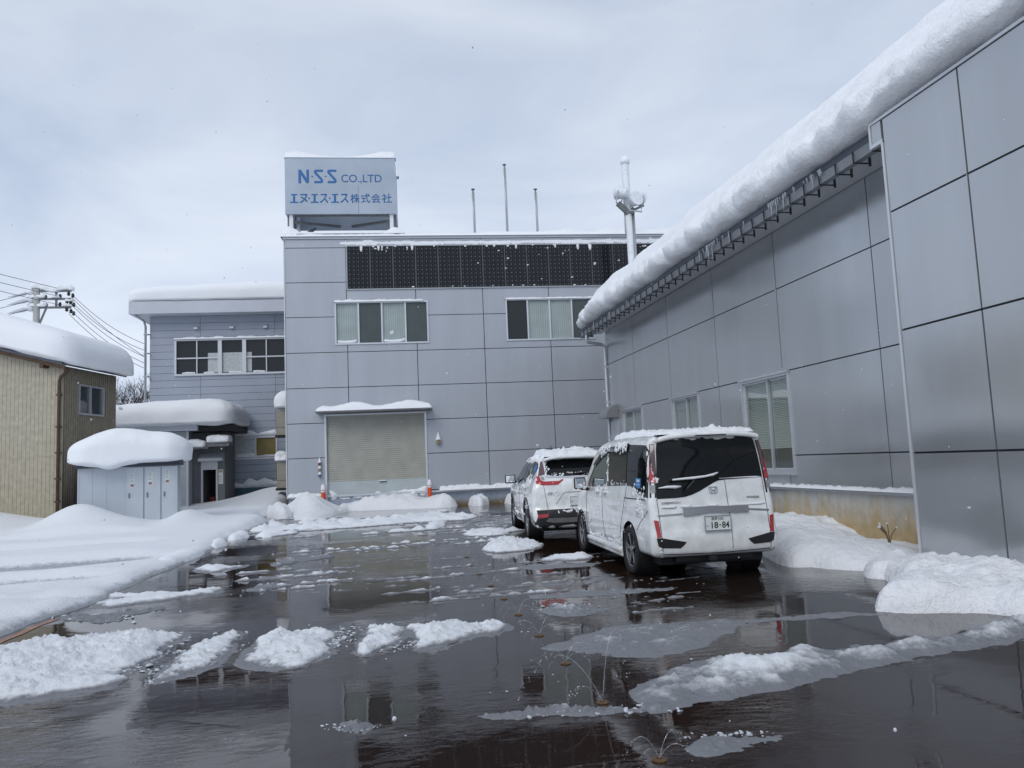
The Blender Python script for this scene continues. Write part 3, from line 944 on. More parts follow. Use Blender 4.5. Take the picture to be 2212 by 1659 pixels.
# solar panels: black cells, pale diamonds where the cell corners meet, fine busbars
def solar_material():
    m = pm('solar_cells', (0.008, 0.009, 0.014), rough=0.12, spec=0.35)
    t = m.node_tree; bs = t.nodes['Principled BSDF']
    tcn = N(t, 'ShaderNodeTexCoord'); s = N(t, 'ShaderNodeSeparateXYZ'); t.links.new(tcn.outputs['Object'], s.inputs[0])
    def fr(o, per, shift):
        a = N(t, 'ShaderNodeMath', operation='ADD'); a.inputs[1].default_value = shift; t.links.new(o, a.inputs[0])
        d = N(t, 'ShaderNodeMath', operation='DIVIDE'); d.inputs[1].default_value = per; t.links.new(a.outputs[0], d.inputs[0])
        f = N(t, 'ShaderNodeMath', operation='FRACT'); t.links.new(d.outputs[0], f.inputs[0])
        c = N(t, 'ShaderNodeMath', operation='SUBTRACT'); c.inputs[1].default_value = 0.5; t.links.new(f.outputs[0], c.inputs[0])
        q = N(t, 'ShaderNodeMath', operation='ABSOLUTE'); t.links.new(c.outputs[0], q.inputs[0])
        return q.outputs[0]
    fx, fz = fr(s.outputs['X'], 0.169, 0.0), fr(s.outputs['Z'], 0.166, 0.02)
    a = N(t, 'ShaderNodeMath', operation='ADD'); t.links.new(fx, a.inputs[0]); t.links.new(fz, a.inputs[1])
    l = N(t, 'ShaderNodeMath', operation='LESS_THAN'); l.inputs[1].default_value = 0.085; t.links.new(a.outputs[0], l.inputs[0])
    bx = fr(s.outputs['X'], 0.0845, 0.021)
    l2 = N(t, 'ShaderNodeMath', operation='LESS_THAN'); l2.inputs[1].default_value = 0.05; t.links.new(bx, l2.inputs[0])
    m1 = N(t, 'ShaderNodeMix', data_type='RGBA'); m1.inputs['A'].default_value = (0.006, 0.007, 0.011, 1); m1.inputs['B'].default_value = (0.055, 0.06, 0.07, 1)
    t.links.new(l2.outputs[0], m1.inputs['Factor'])
    m2 = N(t, 'ShaderNodeMix', data_type='RGBA'); m2.inputs['B'].default_value = (0.36, 0.38, 0.38, 1)
    t.links.new(m1.outputs['Result'], m2.inputs['A']); t.links.new(l.outputs[0], m2.inputs['Factor'])
    t.links.new(m2.outputs['Result'], bs.inputs['Base Color'])
solar_material()
proto = None
for i in range(15):
    s0 = -4.15 + i * 0.875
    if i == 0:
        f = BM(); frame_bm(f, 0.006, 0.869, 0, 1.68, 0.009, fb, 0.0, 0.033)
        proto = pn = obj('solar_panel', f, 'steel_grey', off)
        p = BM(); prism(p, rect(0.015, 0.860, 0.009, 1.671), fb, 0.0, 0.028)
        obj('solar_cell_sheet', p, 'solar_cells', pn)
    else: pn = copy_tree(proto, off)
    pn.location = (s0, -0.05, 8.42)
b = BM(); frame_bm(b, -4.19, 9.0, 8.38, 10.13, 0.035, fb, 0.031, 0.08)
obj('solar_rail', b, 'galv', off)
# roller shutter with jambs, hood and handle
b = BM()
for k in range(33):
    z = 1.09 + k * 0.077
    prism(b, [(-5.05, z), (-1.37, z), (-1.37, z + 0.066), (-5.05, z + 0.066)], lambda u, v, h: (u, 0.06 - h, v), 0.0, 0.028 if k % 5 else 0.042)
box(b, -5.06, -1.36, 0.062, 0.08, 0.3, 3.64)
sh = obj('shutter', b, 'shutter', off)
b = BM()
for k in range(9):
    z = 0.40 + k * 0.077
    prism(b, [(-5.05, z), (-1.37, z), (-1.37, z + 0.072), (-5.05, z + 0.072)], lambda u, v, h: (u, 0.06 - h, v), 0.0, 0.026)
obj('bottom_slats', b, 'shutter_low', sh)
b = BM(); prism(b, rect(-3.13, -2.87, 1.03, 1.075), fb, -0.03, 0.03)
obj('shutter_handle', b, 'white_paint', sh)
b = BM(); prism(b, rect(-3.12, -2.88, 1.0, 1.028), fb, -0.03, 0.015); obj('handle_recess', b, 'dark', sh)
b = BM(); prism(b, rect(-5.12, -5.05, 0.3, 3.55), fb, -0.06, 0.07); prism(b, rect(-1.37, -1.30, 0.3, 3.55), fb, -0.06, 0.07); prism(b, rect(-5.12, -1.30, 3.55, 3.61), fb, -0.06, 0.075)
obj('shutter_frame', b, 'alu', off)
b = BM(); prism(b, rect(-5.36, -1.08, 3.64, 3.70), fb, 0.031, 0.75)
obj('door_canopy', b, 'steel_grey', off)
# three round signal lamps by the shutter and one lamp to its right
def wall_lamp(s, z, m, r):
    b2 = BM(); lathe(b2, [(r * 0.9, 0.03), (r, 0.08), (r, 0.15), (r * 0.8, 0.155), (r * 0.8, 0.12), (0, 0.12)], 20, lambda rr, h, a: (s + rr * math.cos(a), -h, z + rr * math.sin(a)))
    l = obj('wall_lamp', b2, 'galv', off, angle=40)
    b2 = BM(); lathe(b2, [(r * 0.78, 0.125), (r * 0.6, 0.145), (0, 0.152)], 18, lambda rr, h, a: (s + rr * math.cos(a), -h, z + rr * math.sin(a)))
    obj('lamp_lens', b2, m, l, smooth=True)
wall_lamp(-5.31, 1.77, 'lamp_red', 0.07); wall_lamp(-5.31, 1.555, 'lamp_amber', 0.07); wall_lamp(-5.31, 1.33, 'lamp_blue', 0.07)
wall_lamp(-0.87, 2.42, 'lamp_amber', 0.11)

# snow on the office block: parapet, plastered band, canopy, ledges, window heads and lamp caps
def put(o, s=0.0, d=0.0, z=0.0):
    o.location = at_office(s, d, z); o.rotation_euler = (0, 0, RZ); return o
bb = []
bb.append(mound([(-6.64, -0.16), (11.6, -0.16), (11.6, 2.5), (-6.64, 2.5)], lambda x, y: 0.13 + 0.05 * noise.noise((x * .5, 0, 1)) + (0.22 if x < -6.0 else 0.0) + 0.10 * max(0, min(1, (x - 1) / 5)), 0.10, 0.10, flat(10.5), 0.25, 1.0, 4.0))
put(tag(obj('parapet_snow', join(bb), 'snow', smooth=True), 'low even snow capping along the parapet of the office block', 'snow'))
band = [(-4.5, 10.38), (-4.45, 10.2), (-4.3, 10.14), (-4.16, 10.1), (-3.4, 10.07), (-2.2, 10.1), (-1.2, 10.05), (0, 10.1), (1.4, 10.05), (3, 10.11), (4.4, 10.06), (6, 10.1), (8, 10.07), (11.3, 10.1), (11.3, 10.38), (4, 10.37), (1, 10.34), (-1, 10.38), (-3.8, 10.38)]
b = mound(band, 0.014, 0.25, 0.11, lambda u, v, h: (u, -0.031 - h, v), 0.5, 3.0, 2.0, 0.05, 2.0)
put(tag(obj('wind_blown_snow', b, 'snow', smooth=True), 'thin wind plastered snow band stuck on the wall above the solar panels', 'snow'))
rg = random.Random(11)
bb = []
for i in range(46):
    s = rg.uniform(-4.1, 8.8); L = rg.uniform(0.05, 0.34) * (1 if rg.random() < 0.3 else 0.35); wd = rg.uniform(0.03, 0.09)
    bb.append(mound(smooth_poly([(s - wd, 10.12), (s - wd * .7, 10.1 - L * .6), (s, 10.1 - L), (s + wd * .6, 10.1 - L * .7), (s + wd, 10.12)], 1), 0.04, 0.05, 0.045, lambda u, v, h: (u, -0.084 - h, v), 0.4, 9, i))
for i in range(40):
    s = rg.uniform(-4.1, 8.8); z = rg.choice([rg.uniform(8.43, 8.47), rg.uniform(8.5, 10)]); r = rg.uniform(0.015, 0.045)
    bb.append(mound(smooth_poly([(s - r * 2, z), (s, z - r), (s + r * 2, z), (s + r, z + r * 1.3), (s - r, z + r)], 1), 0.03, 0.04, 0.03, lambda u, v, h: (u, -0.086 - h, v), 0.4, 9, i))
put(tag(obj('clinging_snow', join(bb), 'snow', smooth=True), 'drips and flecks of snow clinging to the dark solar panels', 'snow', kind='stuff'))
b = mound([(-5.37, 0.035), (-1.07, 0.035), (-1.07, 0.75), (-5.37, 0.75)], lambda x, y: 0.20 + 0.13 * math.exp(-((x + 3.9) / 0.5) ** 2) + 0.13 * math.exp(-((x + 2.0) / 0.55) ** 2) - 0.05 * math.exp(-((x + 3.0) / 0.4) ** 2), 0.35, 0.06, lambda u, v, h: (u, -v, 3.70 + h), 0.12, 2.0, 5.0, skirt=0.0)
put(tag(obj('canopy_snow', b, 'snow', smooth=True), 'wavy snow drift lying on the narrow canopy over the roller shutter', 'snow'))
def ledge_snow(s0, s1, z, dpt, h, seed, lab, mk=put):
    b2 = mound([(s0, 0.0), (s1, 0.0), (s1, dpt), (s0, dpt)], lambda x, y: h * (0.75 + 0.5 * noise.noise((x * 1.6, seed, 0))), 0.07, 0.05, lambda u, v, hh: (u, -v - 0.03, z + hh), 0.3, 5.0, seed)
    return mk(tag(obj('ledge_snow', b2, 'snow', smooth=True), lab, 'snow'))
ledge_snow(-4.7, -1.25, 7.925, 0.10, 0.10, 2.0, 'thin snow line on the head of the left office window')
ledge_snow(1.9, 5.5, 7.925, 0.09, 0.06, 3.0, 'thin snow line on the head of the right office window')
ledge_snow(-0.9, 8.9, 0.60, 0.22, 0.19, 4.0, 'snow lying along the office ledge right of the roller shutter')
ledge_snow(-6.5, -5.2, 0.60, 0.22, 0.14, 5.0, 'short strip of snow on the office ledge left of the shutter')
bb = []
for (u0, u1) in ((-4.6, -3.80), (-2.84, -2.0)):
    bb.append(mound(smooth_poly([(u0, 6.3), (u1, 6.3), (u1, 6.75), (u1 - .05, 6.5), (u1 - .14, 6.43), (u0 + .2, 6.42), (u0, 6.46)], 1), 0.05, 0.05, 0.05, lambda u, v, h: (u, 0.01 - h * 1.0, v), 0.2, 4, u0))
put(tag(obj('sill_snow', join(bb), 'snow', smooth=True), 'snow caught inside the lower frame of the left office window', 'snow'))
bb = []
for s, z, r in ((-5.31, 1.83, 0.065), (-5.31, 1.615, 0.06), (-5.31, 1.39, 0.06), (-0.87, 2.5, 0.10)):
    q = BM(); lathe(q, [(r, 0), (r * 0.95, r * .5), (r * 0.55, r * 1.5), (r * .2, r * 2.6), (0, r * 2.9)], 14, lambda rr, h, a: (s + rr * math.cos(a), -0.09 + rr * math.sin(a), z + h)); bb.append(q)
put(tag(obj('lamp_snow', join(bb), 'snow', smooth=True), 'pointed little snow caps on the round wall lamps of the office', 'snow'))
b = mound([(-5.0, 0.35), (-1.3, 0.38), (-1.32, 0.78), (-1.6, 0.72), (-2.2, 0.66), (-2.9, 0.62), (-3.2, 0.66), (-3.6, 0.5), (-4.3, 0.55), (-4.7, 0.6), (-5.0, 0.85)], 0.08, 0.1, 0.07, lambda u, v, h: (u, 0.03 - h, v), 0.6, 4.0, 8.0, 0.06)
put(tag(obj('splashed_snow', b, 'snow', smooth=True), 'rough snow splashed against the foot of the roller shutter', 'snow'))

# ------------------------------------------------------------------ roof sign
sg = thing('roof_sign', 'pale blue-grey company sign box on steel legs with blue lettering', 'sign', at_office(0, 0, 10.5), RZ)
def sgm(u, v, h): return (u, 0.25 - h, v - 10.5)
b = BM(); prism(b, rect(-6.5, -2.22, 11.50, 13.80), sgm, -0.08, 0.0)
fr_ = obj('front_board', b, 'sign_face', sg)
b = BM(); prism(b, rect(-3.69, -3.68, 11.53, 12.66), sgm, 0.0, 0.002)
obj('board_seam', b, 'joint', fr_)
b = BM(); prism(b, rect(-6.5, -2.22, 11.50, 13.80), lambda u, v, h: (u, 2.35 + h, v - 10.5), 0.0, 0.08)
obj('rear_board', b, 'sign_face', sg)
each('side_board', (-6.495, -2.305), lambda b, s: box(b, s, s + 0.08, 0.335, 2.345, 1.02, 3.2), 'sign_face', sg)
each('post', [(s, d) for s in (-6.3, -2.42) for d in (0.42, 2.2)], lambda b, q: box(b, q[0] - 0.07, q[0] + 0.07, q[1] - 0.07, q[1] + 0.07, -0.1, 3.1), 'frost', sg)
each('rear_post', [(s, d) for s in (-6.42, -2.28) for d in (0.42, 2.2)], lambda b, q: box(b, q[0] - 0.04, q[0] + 0.04, q[1] + 0.08, q[1] + 0.16, -0.1, 1.02), 'steel_grey', sg)
for (p, q) in (((-6.3, 0.5, 1.0), (-6.3, 2.1, 0.0)), ((-2.42, 0.5, 1.0), (-2.42, 2.1, 0.0)), ((-6.2, 0.5, 0.75), (-4.6, 2.2, 1.1)), ((-2.5, 0.5, 0.78), (-4.1, 2.2, 1.1)),
               ((-6.2, 1.6, 0.38), (-4.5, 0.6, 0.12)), ((-2.5, 1.6, 0.38), (-3.2, 0.6, 0.12)), ((-6.35, 0.42, 1.0), (-2.37, 0.42, 1.0)), ((-6.0, 2.2, 0.05), (-2.4, 2.2, 0.05)), ((-6.25, 0.6, 0.0), (-5.6, 2.0, 0.95))):
    b = BM(); beam(b, p, q, 0.10); obj('brace', b, 'steel_grey', sg)
KX, KZ = 0.002203, 0.0023
def sp(px, py): return (-6.55 + (px - 75) * KX, 13.72 - (py - 160) * KZ)
b = BM()
def S_(x0):
    # S drawn as top bar, slanting spine and bottom bar
    pts = [(x0 + 158, 365), (x0 + 40, 365), (x0 + 22, 372), (x0 + 20, 395), (x0 + 34, 412), (x0 + 124, 514), (x0 + 138, 534), (x0 + 136, 558), (x0 + 118, 566), (x0 + 2, 566)]
    stroke(b, [sp(*p) for p in pts], 0.095, sgm, 0.0, 0.004)
prism(b, [sp(333, 588), sp(333, 346), sp(378, 346), sp(474, 500), sp(474, 346), sp(518, 346), sp(518, 560), sp(508, 584), sp(486, 590), sp(466, 580), sp(380, 440), sp(380, 588)], sgm, 0.0, 0.004)
S_(605); S_(840)
for x, y in ((575, 468), (808, 468), (515, 852), (873, 852)):
    prism(b, arc(*sp(x, y), 0.036, 0, 342, 18), sgm, 0.0, 0.004)
lt = [b]
u0, v0 = sp(1080, 590)
lt.append(text_bm('CO.,LTD', w=715 * KX, h=158 * KZ, bold=0.006, mapf=sgm, depth=0.004, u0=u0, v0=v0))
def jp(s, x0, x1, y0=770, y1=935, bold=0.022):
    u0, v0 = sp(x0, y1)
    lt.append(text_bm(s, w=(x1 - x0) * KX, h=(y1 - y0) * KZ, bold=bold, mapf=sgm, depth=0.004, u0=u0, v0=v0))
for x0 in (185, 540, 895):                                        # the letter E in katakana: two bars and a stem
    stroke(b, [sp(x0 + 14, 786), sp(x0 + 126, 786)], 0.055, sgm, 0.0, 0.004)
    stroke(b, [sp(x0 + 70, 797), sp(x0 + 68, 908)], 0.085, sgm, 0.0, 0.004)
    stroke(b, [sp(x0 - 2, 921), sp(x0 + 140, 921)], 0.055, sgm, 0.0, 0.004)
jp('ヌ', 345, 488); jp('ス', 697, 845); jp('ス', 1055, 1203)
jp('株', 1232, 1398, bold=0.012); jp('式', 1420, 1582, bold=0.012); jp('会', 1600, 1768, bold=0.012); jp('社', 1790, 1965, bold=0.012)
obj('lettering', join(lt), 'sign_blue', fr_)
hump = lambda x: 0.03 + 0.24 * math.exp(-((x + 6.15) / 0.85) ** 2) + 0.25 * math.exp(-((x + 2.55) / 0.85) ** 2)
b = join([mound([(-6.53, 0.225), (-2.19, 0.225), (-2.19, 0.6), (-6.53, 0.6)], lambda x, y: hump(x), 0.07, 0.055, flat(13.80), 0.1, 1.5, 3.0),
          mound([(-6.6, 2.2), (-2.12, 2.2), (-2.12, 2.55), (-6.6, 2.55)], lambda x, y: hump(x), 0.1, 0.08, flat(13.80), 0.1, 1.5, 5.0)])
put(tag(obj('sign_snow', b, 'snow', smooth=True), 'two soft humps of snow on top of the roof sign', 'snow'))
bb = [mound([(-6.6, -0.12), (-1.9, -0.12), (-1.9, 0.6), (-6.6, 0.6)], lambda x, y: 0.03 + 0.30 * math.exp(-((x + 6.35) / 0.34) ** 2) + 0.24 * math.exp(-((x + 2.3) / 0.34) ** 2), 0.2, 0.08, flat(10.62), 0.1, 2.0, 6.0),
      mound([(-6.1, 2.15), (-2.5, 2.15), (-2.5, 2.7), (-6.1, 2.7)], lambda x, y: 0.5 + 0.05 * math.sin(x * 3), 0.3, 0.1, flat(10.62), 0.1, 2.0, 7.0)]
put(tag(obj('sign_foot_snow', join(bb), 'snow', smooth=True), 'snow banked round the feet of the roof sign legs', 'snow'))

# ------------------------------------------------------------------ flagpoles on the office roof
FP = None
for (s, top, lab) in ((0.9, 12.5, 'short bare flagpole on the office roof, nearest the roof sign'), (2.24, 13.55, 'tallest bare flagpole, standing between two shorter ones'), (3.49, 12.5, 'short bare flagpole on the office roof, nearest the lamp mast')):
    fp = thing('flagpole', lab, 'flagpole', at_office(s, 0.9, 10.42), RZ, group='flagpoles on the office roof')
    h = top - 10.42 + 0.2
    b = BM(); tube(b, [(0, 0, 0), (0, 0, h)], [0.04, 0.032], 8); obj('pole', b, 'galv', fp, smooth=True)
    b = BM(); tube(b, [(0.05, -0.02, 0.3), (0.05, -0.02, h - 0.1)], 0.008, 5); obj('halyard', b, 'steel_grey', fp)
    b = BM(); lathe(b, [(0, h), (0.07, h + 0.005), (0.085, h + 0.03), (0.05, h + 0.055), (0, h + 0.06)], 14); obj('finial', b, 'steel_grey', fp, smooth=True)
    b = BM(); tube(b, [(-0.05, -0.03, h - 0.05), (-0.07, -0.03, h - 0.2), (-0.03, -0.03, h - 0.5)], [0.03, 0.025, 0.008], 6); obj('pulley', b, 'frost', fp, smooth=True)

# ------------------------------------------------------------------ lamp mast with two floodlights between the buildings
mast = thing('lamp_mast', 'frost covered mast with floodlights rising behind the roof of the right-hand hall', 'lamp mast', (9.50, 27.0, 0))
b = BM(); tube(b, [(0, 0, 0), (0.02, 0, 10.75)], [0.125, 0.12], 12); tube(b, [(0.03, 0.12, 9.9), (0.03, 0.12, 12.75)], [0.15, 0.145], 12)
obj('pole', b, 'frost', mast, smooth=True)
b = BM(); tube(b, [(0.18, 0.02, 0), (0.19, 0.02, 10.9)], 0.07, 10)
obj('conduit_pole', b, 'galv', mast, smooth=True)
b = BM(); beam(b, (-0.05, -.05, 10.72), (-0.40, -.05, 11.05), 0.10, 0.2); beam(b, (0.1, -.05, 10.75), (0.62, -.05, 10.98), 0.06, 0.08); box(b, -0.12, 0.22, -0.12, 0.10, 10.62, 10.76)
obj('bracket', b, 'steel_grey', mast)
def floodlight(c, d):
    d = Vector(d).normalized(); s = d.cross(Vector((0, 0, 1))).normalized(); u = s.cross(d); c = Vector(c)
    q = BM(); lathe(q, [(0, -0.28), (0.16, -0.26), (0.22, -0.05), (0.27, 0.14), (0.27, 0.18), (0, 0.18)], 20, lambda r, h, a: tuple(c + d * h + s * (r * math.cos(a)) + u * (r * math.sin(a))))
    fl = obj('floodlight', q, 'frost', mast, angle=45)
    q = BM()
    for e in (-1, 1): beam(q, c + s * (0.29 * e), c + s * (0.26 * e) - u * 0.44, 0.025, 0.04)
    beam(q, c + s * 0.28 - u * 0.44, c - s * 0.28 - u * 0.44, 0.03, 0.05)
    obj('yoke', q, 'galv', fl)
floodlight((-0.30, -0.16, 11.42), (-0.75, 0.55, 0.25)); floodlight((0.20, -0.22, 11.12), (0.25, -0.9, 0.1)); floodlight((0.46, 0.02, 11.30), (0.85, 0.35, -0.25))
b = BM(); lathe(b, [(0, 12.66), (0.16, 12.64), (0.19, 12.77), (0.15, 12.9), (0.06, 12.96), (0, 12.97)], 16, lambda r, h, a: (0.04 + r * math.cos(a), 0.12 + r * math.sin(a), h))
sc_ = obj('mast_snow', b, 'snow', smooth=True); sc_.location = (9.5, 27, 0); tag(sc_, 'round snow knob on the very top of the lamp mast', 'snow')

# ------------------------------------------------------------------ blue-grey building behind
mid = thing('side_building', 'blue-grey building with horizontal siding and a row of dark upper windows', 'building', at_office(0, 8), RZ)
mholes = [(-12.97, -6.2, 6.22, 7.98), (-10.28, -8.3, 2.18, 3.25)]
b = BM(); panel_grid(b, [-14.1, -11.8, -8.36, -4.9], [0.0, 0.9] + [0.9 + 0.3415 * i for i in range(1, 25)], mholes, fb, 0.014, 0.02)
obj('siding_wall', b, 'siding', mid)
b = BM(); panel_grid(b, [-14.1, -4.9], [0, 9.1], mholes, lambda u, v, h: (u, 0.2 - h, v), 0, 0.198); box(b, -14.1, -4.9, 0.6, 9, 0, 9.09)
obj('wall_core', b, 'joint', mid)
b = BM(); prism(b, rect(-14.8, -4.6, 9.10, 9.68), fb, -9.6, 0.75)
obj('roof_fascia', b, 'fascia', mid)
b = BM(); tube(b, [(-14.6, -0.5, 9.1), (-14.3, -0.2, 8.85), (-14.26, -0.12, 8.6), (-14.26, -0.12, 0.2)], 0.055, 8)
for z in (8.2, 7.3, 6.2, 5.0): box(b, -14.33, -14.08, -0.18, -0.05, z, z + 0.05)
obj('downpipe', b, 'galv', mid, smooth=True)
f = BM(); frame_bm(f, -12.97, -6.2, 6.22, 7.98, 0.09, fb, -0.1, 0.09)
for a in (-10.9, -9.78): prism(f, rect(a - 0.09, a + 0.09, 6.31, 7.89), fb, -0.1, 0.085)
for a, c in ((-12.88, -10.99), (-9.69, -6.3)): prism(f, rect(a, c, 7.03, 7.09), fb, -0.06, 0.05)
for a in (-11.96, -8.76): prism(f, rect(a - 0.025, a + 0.025, 6.31, 7.03), fb, -0.05, 0.055); prism(f, rect(a - 0.025, a + 0.025, 7.09, 7.89), fb, -0.05, 0.055)
wn = obj('window', f, 'trim', mid)
for a, c in ((-12.88, -10.99), (-10.81, -9.87), (-9.69, -6.29)):
    p = BM(); prism(p, rect(a, c, 6.31, 7.89), fb, -0.09, -0.03); obj('pane', p, 'pane_black', wn)
p = BM()
for a, c in ((-11.47, -10.99), (-10.81, -9.87), (-9.69, -9.45)): prism(p, rect(a, c, 6.36, 7.30), fb, -0.03, -0.015)
obj('paper_screen', p, 'frosted', wn)
f = BM(); frame_bm(f, -10.28, -8.3, 2.18, 3.25, 0.07, fb, -0.08, 0.06); prism(f, rect(-9.34, -9.27, 2.25, 3.18), fb, -0.05, 0.05)
wn = obj('window', f, 'trim', mid)
p = BM(); prism(p, rect(-10.21, -9.34, 2.25, 3.18), fb, -0.05, -0.02); obj('pane', p, 'frosted', wn)
p = BM(); prism(p, rect(-9.27, -8.37, 2.25, 3.18), fb, -0.05, -0.02); obj('pane', p, 'mustard', wn)
each('vent_hood', (-11.99, -10.34, -8.78), lambda b, s: prism(b, [(0.021, 8.44), (0.16, 8.44), (0.16, 8.52), (0.021, 8.6)], lambda u, v, h: (s + h, -u, v), -0.09, 0.09), 'trim', mid)
b = BM(); prism(b, rect(-10.9, -6.5, 0.55, 0.85), fb, 0.021, 0.12)
obj('base_trim', b, 'teal', mid)
def put8(o): o.location = at_office(0, 8); o.rotation_euler = (0, 0, RZ); return o
b = pillow(-14.95, -4.4, -0.85, 9.4, 9.66, 1.0, 0.52, 0.05, 0.6, 3.0, (18, 12, 4), top=lambda x, y: 0.70 + 0.30 * max(0, min(1, (x + 14.9) / 4.5)))
put8(tag(obj('roof_snow', b, 'snow', smooth=True), 'smooth thick snow slab on the roof of the blue-grey building', 'snow'))
ledge_snow(-13.0, -6.1, 7.98, 0.14, 0.10, 7.0, 'snow line on the head of the dark upper windows', put8)
bb = [mound([(a, 6.31), (c, 6.31), (c, 6.40), ((a + c) / 2, 6.43), (a + .1, 6.37)], 0.04, 0.04, 0.06, lambda u, v, h: (u, 0.02 - h, v), 0.4, 4, a) for a, c in ((-12.88, -11.99), (-11.9, -11.0), (-10.81, -9.87), (-9.69, -8.8))]
put8(tag(obj('sill_snow', join(bb), 'snow', smooth=True), 'snow along the sills inside the dark upper windows', 'snow'))
bb = [mound([(-10.9, 0.85), (-6.6, 0.85), (-6.6, 1.25), (-7.4, 1.35), (-7.9, 1.15), (-8.5, 1.12), (-8.9, 1.32), (-9.25, 1.15), (-9.6, 1.33), (-9.9, 1.05), (-10.3, 1.15), (-10.9, 1.0)], 0.10, 0.12, 0.09, lambda u, v, h: (u, -0.10 - h, v), 0.4, 3, 2.0, 0.03),
      mound([(-10.3, 3.27), (-8.3, 3.27), (-8.4, 3.55), (-9.2, 3.4), (-9.7, 3.6), (-10.35, 3.5), (-10.4, 2.2), (-10.3, 2.2)], 0.05, 0.06, 0.08, lambda u, v, h: (u, -0.03 - h, v), 0.5, 3, 4.0, 0.03),
      mound([(-10.2, 2.25), (-8.36, 2.25), (-8.4, 2.42), (-9.3, 2.36), (-9.4, 2.5), (-10.2, 2.48)], 0.04, 0.04, 0.07, lambda u, v, h: (u, 0.02 - h, v), 0.5, 3, 5.0)]
put8(tag(obj('wind_blown_snow', join(bb), 'snow', smooth=True), 'snow stuck round the low yellowish window and the wall foot of the blue-grey building', 'snow'))

# beige service cabinets beside the office block
for (z0, z1, lab) in ((3.05, 4.1, 'upper beige metal cabinet beside the left edge of the office block'), (0.88, 1.95, 'lower beige metal cabinet near the ground beside the office block')):
    cb = thing('service_cabinet', lab, 'cabinet', at_office(-6.98, 3.3, z0), RZ, group='beige cabinets on the office side wall')
    b = BM(); box(b, -0.46, 0.47, -0.3, 0.3, 0.0, z1 - z0); obj('cabinet_body', b, 'beige', cb)
    b = BM(); box(b, -0.04, -0.02, -0.304, -0.3, 0.02, z1 - z0 - 0.02); box(b, -0.45, 0.46, -0.304, -0.3, 0.30, 0.315); obj('door_seam', b, 'joint', cb)
    b = BM(); box(b, -0.5, 0.5, -0.34, 0.34, -0.10, -0.003); obj('support_bracket', b, 'dark', cb)
b = pillow(-7.55, -6.45, 2.75, 3.7, 4.12, 0.75, 0.42, 0.04, 1.5, 6.0, (6, 6, 4))
put(tag(obj('cabinet_snow', b, 'snow', smooth=True), 'dome of snow on the upper beige cabinet', 'snow'))
b = pillow(-7.5, -6.5, 2.85, 3.6, 1.96, 0.42, 0.2, 0.10, 3.0, 8.0, (6, 6, 4))
put(tag(obj('cabinet_snow', b, 'snow', smooth=True), 'small lump of snow on the lower beige cabinet', 'snow'))

# ------------------------------------------------------------------ entrance annex with porch
anx = thing('entrance_annex', 'low grey annex with a dark open doorway under a deep snow covered roof', 'building', at_office(-12, 5), RZ)
def am(u, v, h): return (u + 12, -h, v)
b = BM(); panel_grid(b, [-15.5, -11.52], [0.0, 0.5, 0.95, 1.4, 1.85, 2.3, 2.75, 3.2, 3.45], [], am, 0.012, 0.02)
prism(b, rect(-15.5, -11.52, 0, 3.45), am, -2.9, -0.002)
obj('wall', b, 'siding_light', anx)
b = BM(); panel_grid(b, [-11.5, -10.15], [0.0, 0.45, 0.9, 1.35, 1.8, 2.25, 2.7, 3.4], [(-11.15, -10.45, 0.0, 2.12)], lambda u, v, h: (u + 12, 0.7 - h, v), 0.012, 0.02)
prism(b, rect(-10.45, -10.15, 0, 3.4), lambda u, v, h: (u + 12, 0.7 - h, v), -1.8, -0.002)
prism(b, rect(-11.5, -11.15, 0, 3.4), lambda u, v, h: (u + 12, 0.7 - h, v), -1.8, -0.002)
prism(b, rect(-11.15, -10.45, 2.12, 3.4), lambda u, v, h: (u + 12, 0.7 - h, v), -1.8, -0.002)
obj('porch_wall', b, 'porch', anx)
b = BM(); prism(b, rect(-11.56, -11.46, 0.0, 3.45), am, 0.021, 0.1)
obj('corner_post', b, 'trim', anx)
b = BM(); prism(b, rect(-15.6, -11.04, 3.46, 3.72), am, -3.0, 0.35); obj('roof_fascia', b, 'fascia', anx)
b = BM(); prism(b, rect(-11.037, -9.66, 3.40, 3.66), am, -3.0, 0.10); obj('porch_roof', b, 'dark', anx)
f = BM(); pmf = lambda u, v, h: (u + 12, 0.7 - h, v)
prism(f, rect(-11.15, -11.07, 0, 2.12), pmf, -0.05, 0.05); prism(f, rect(-10.52, -10.45, 0, 2.12), pmf, -0.05, 0.05); prism(f, rect(-11.07, -10.52, 1.76, 2.12), pmf, -0.05, 0.03)
dr = obj('doorway', f, 'alu', anx)
b = BM(); prism(b, rect(-11.07, -10.52, 0.0, 1.758), pmf, -1.6, -1.5); obj('dark_interior', b, 'dark', dr)
b = BM(); prism(b, rect(-10.99, -10.8, 0.05, 0.55), pmf, -0.9, -0.7); prism(b, rect(-10.78, -10.66, 0.05, 1.05), pmf, -1.1, -0.9); obj('stored_goods', b, 'lamp_red', dr)
b = BM(); prism(b, [(0.0, 2.12), (0.42, 2.14), (0.42, 2.24), (0.0, 2.50)], lambda u, v, h: (h, 0.7 - u, v), 0.82, 1.84); obj('door_hood', b, 'siding_light', anx)
b = BM(); prism(b, [(0.05, 2.82), (0.95, 2.74), (0.95, 2.90), (0.05, 3.0)], lambda u, v, h: (h, 0.7 - u, v), 1.35, 2.25); prism(b, [(0.05, 2.78), (0.75, 2.66), (0.75, 2.74), (0.05, 2.9)], lambda u, v, h: (h, 0.7 - u, v), 0.55, 1.345); obj('porch_awning', b, 'steel_grey', anx)
b = BM(); prism(b, rect(-10.41, -10.22, 1.12, 1.76), pmf, 0.021, 0.04)
nb = obj('notice', b, 'paper', anx)
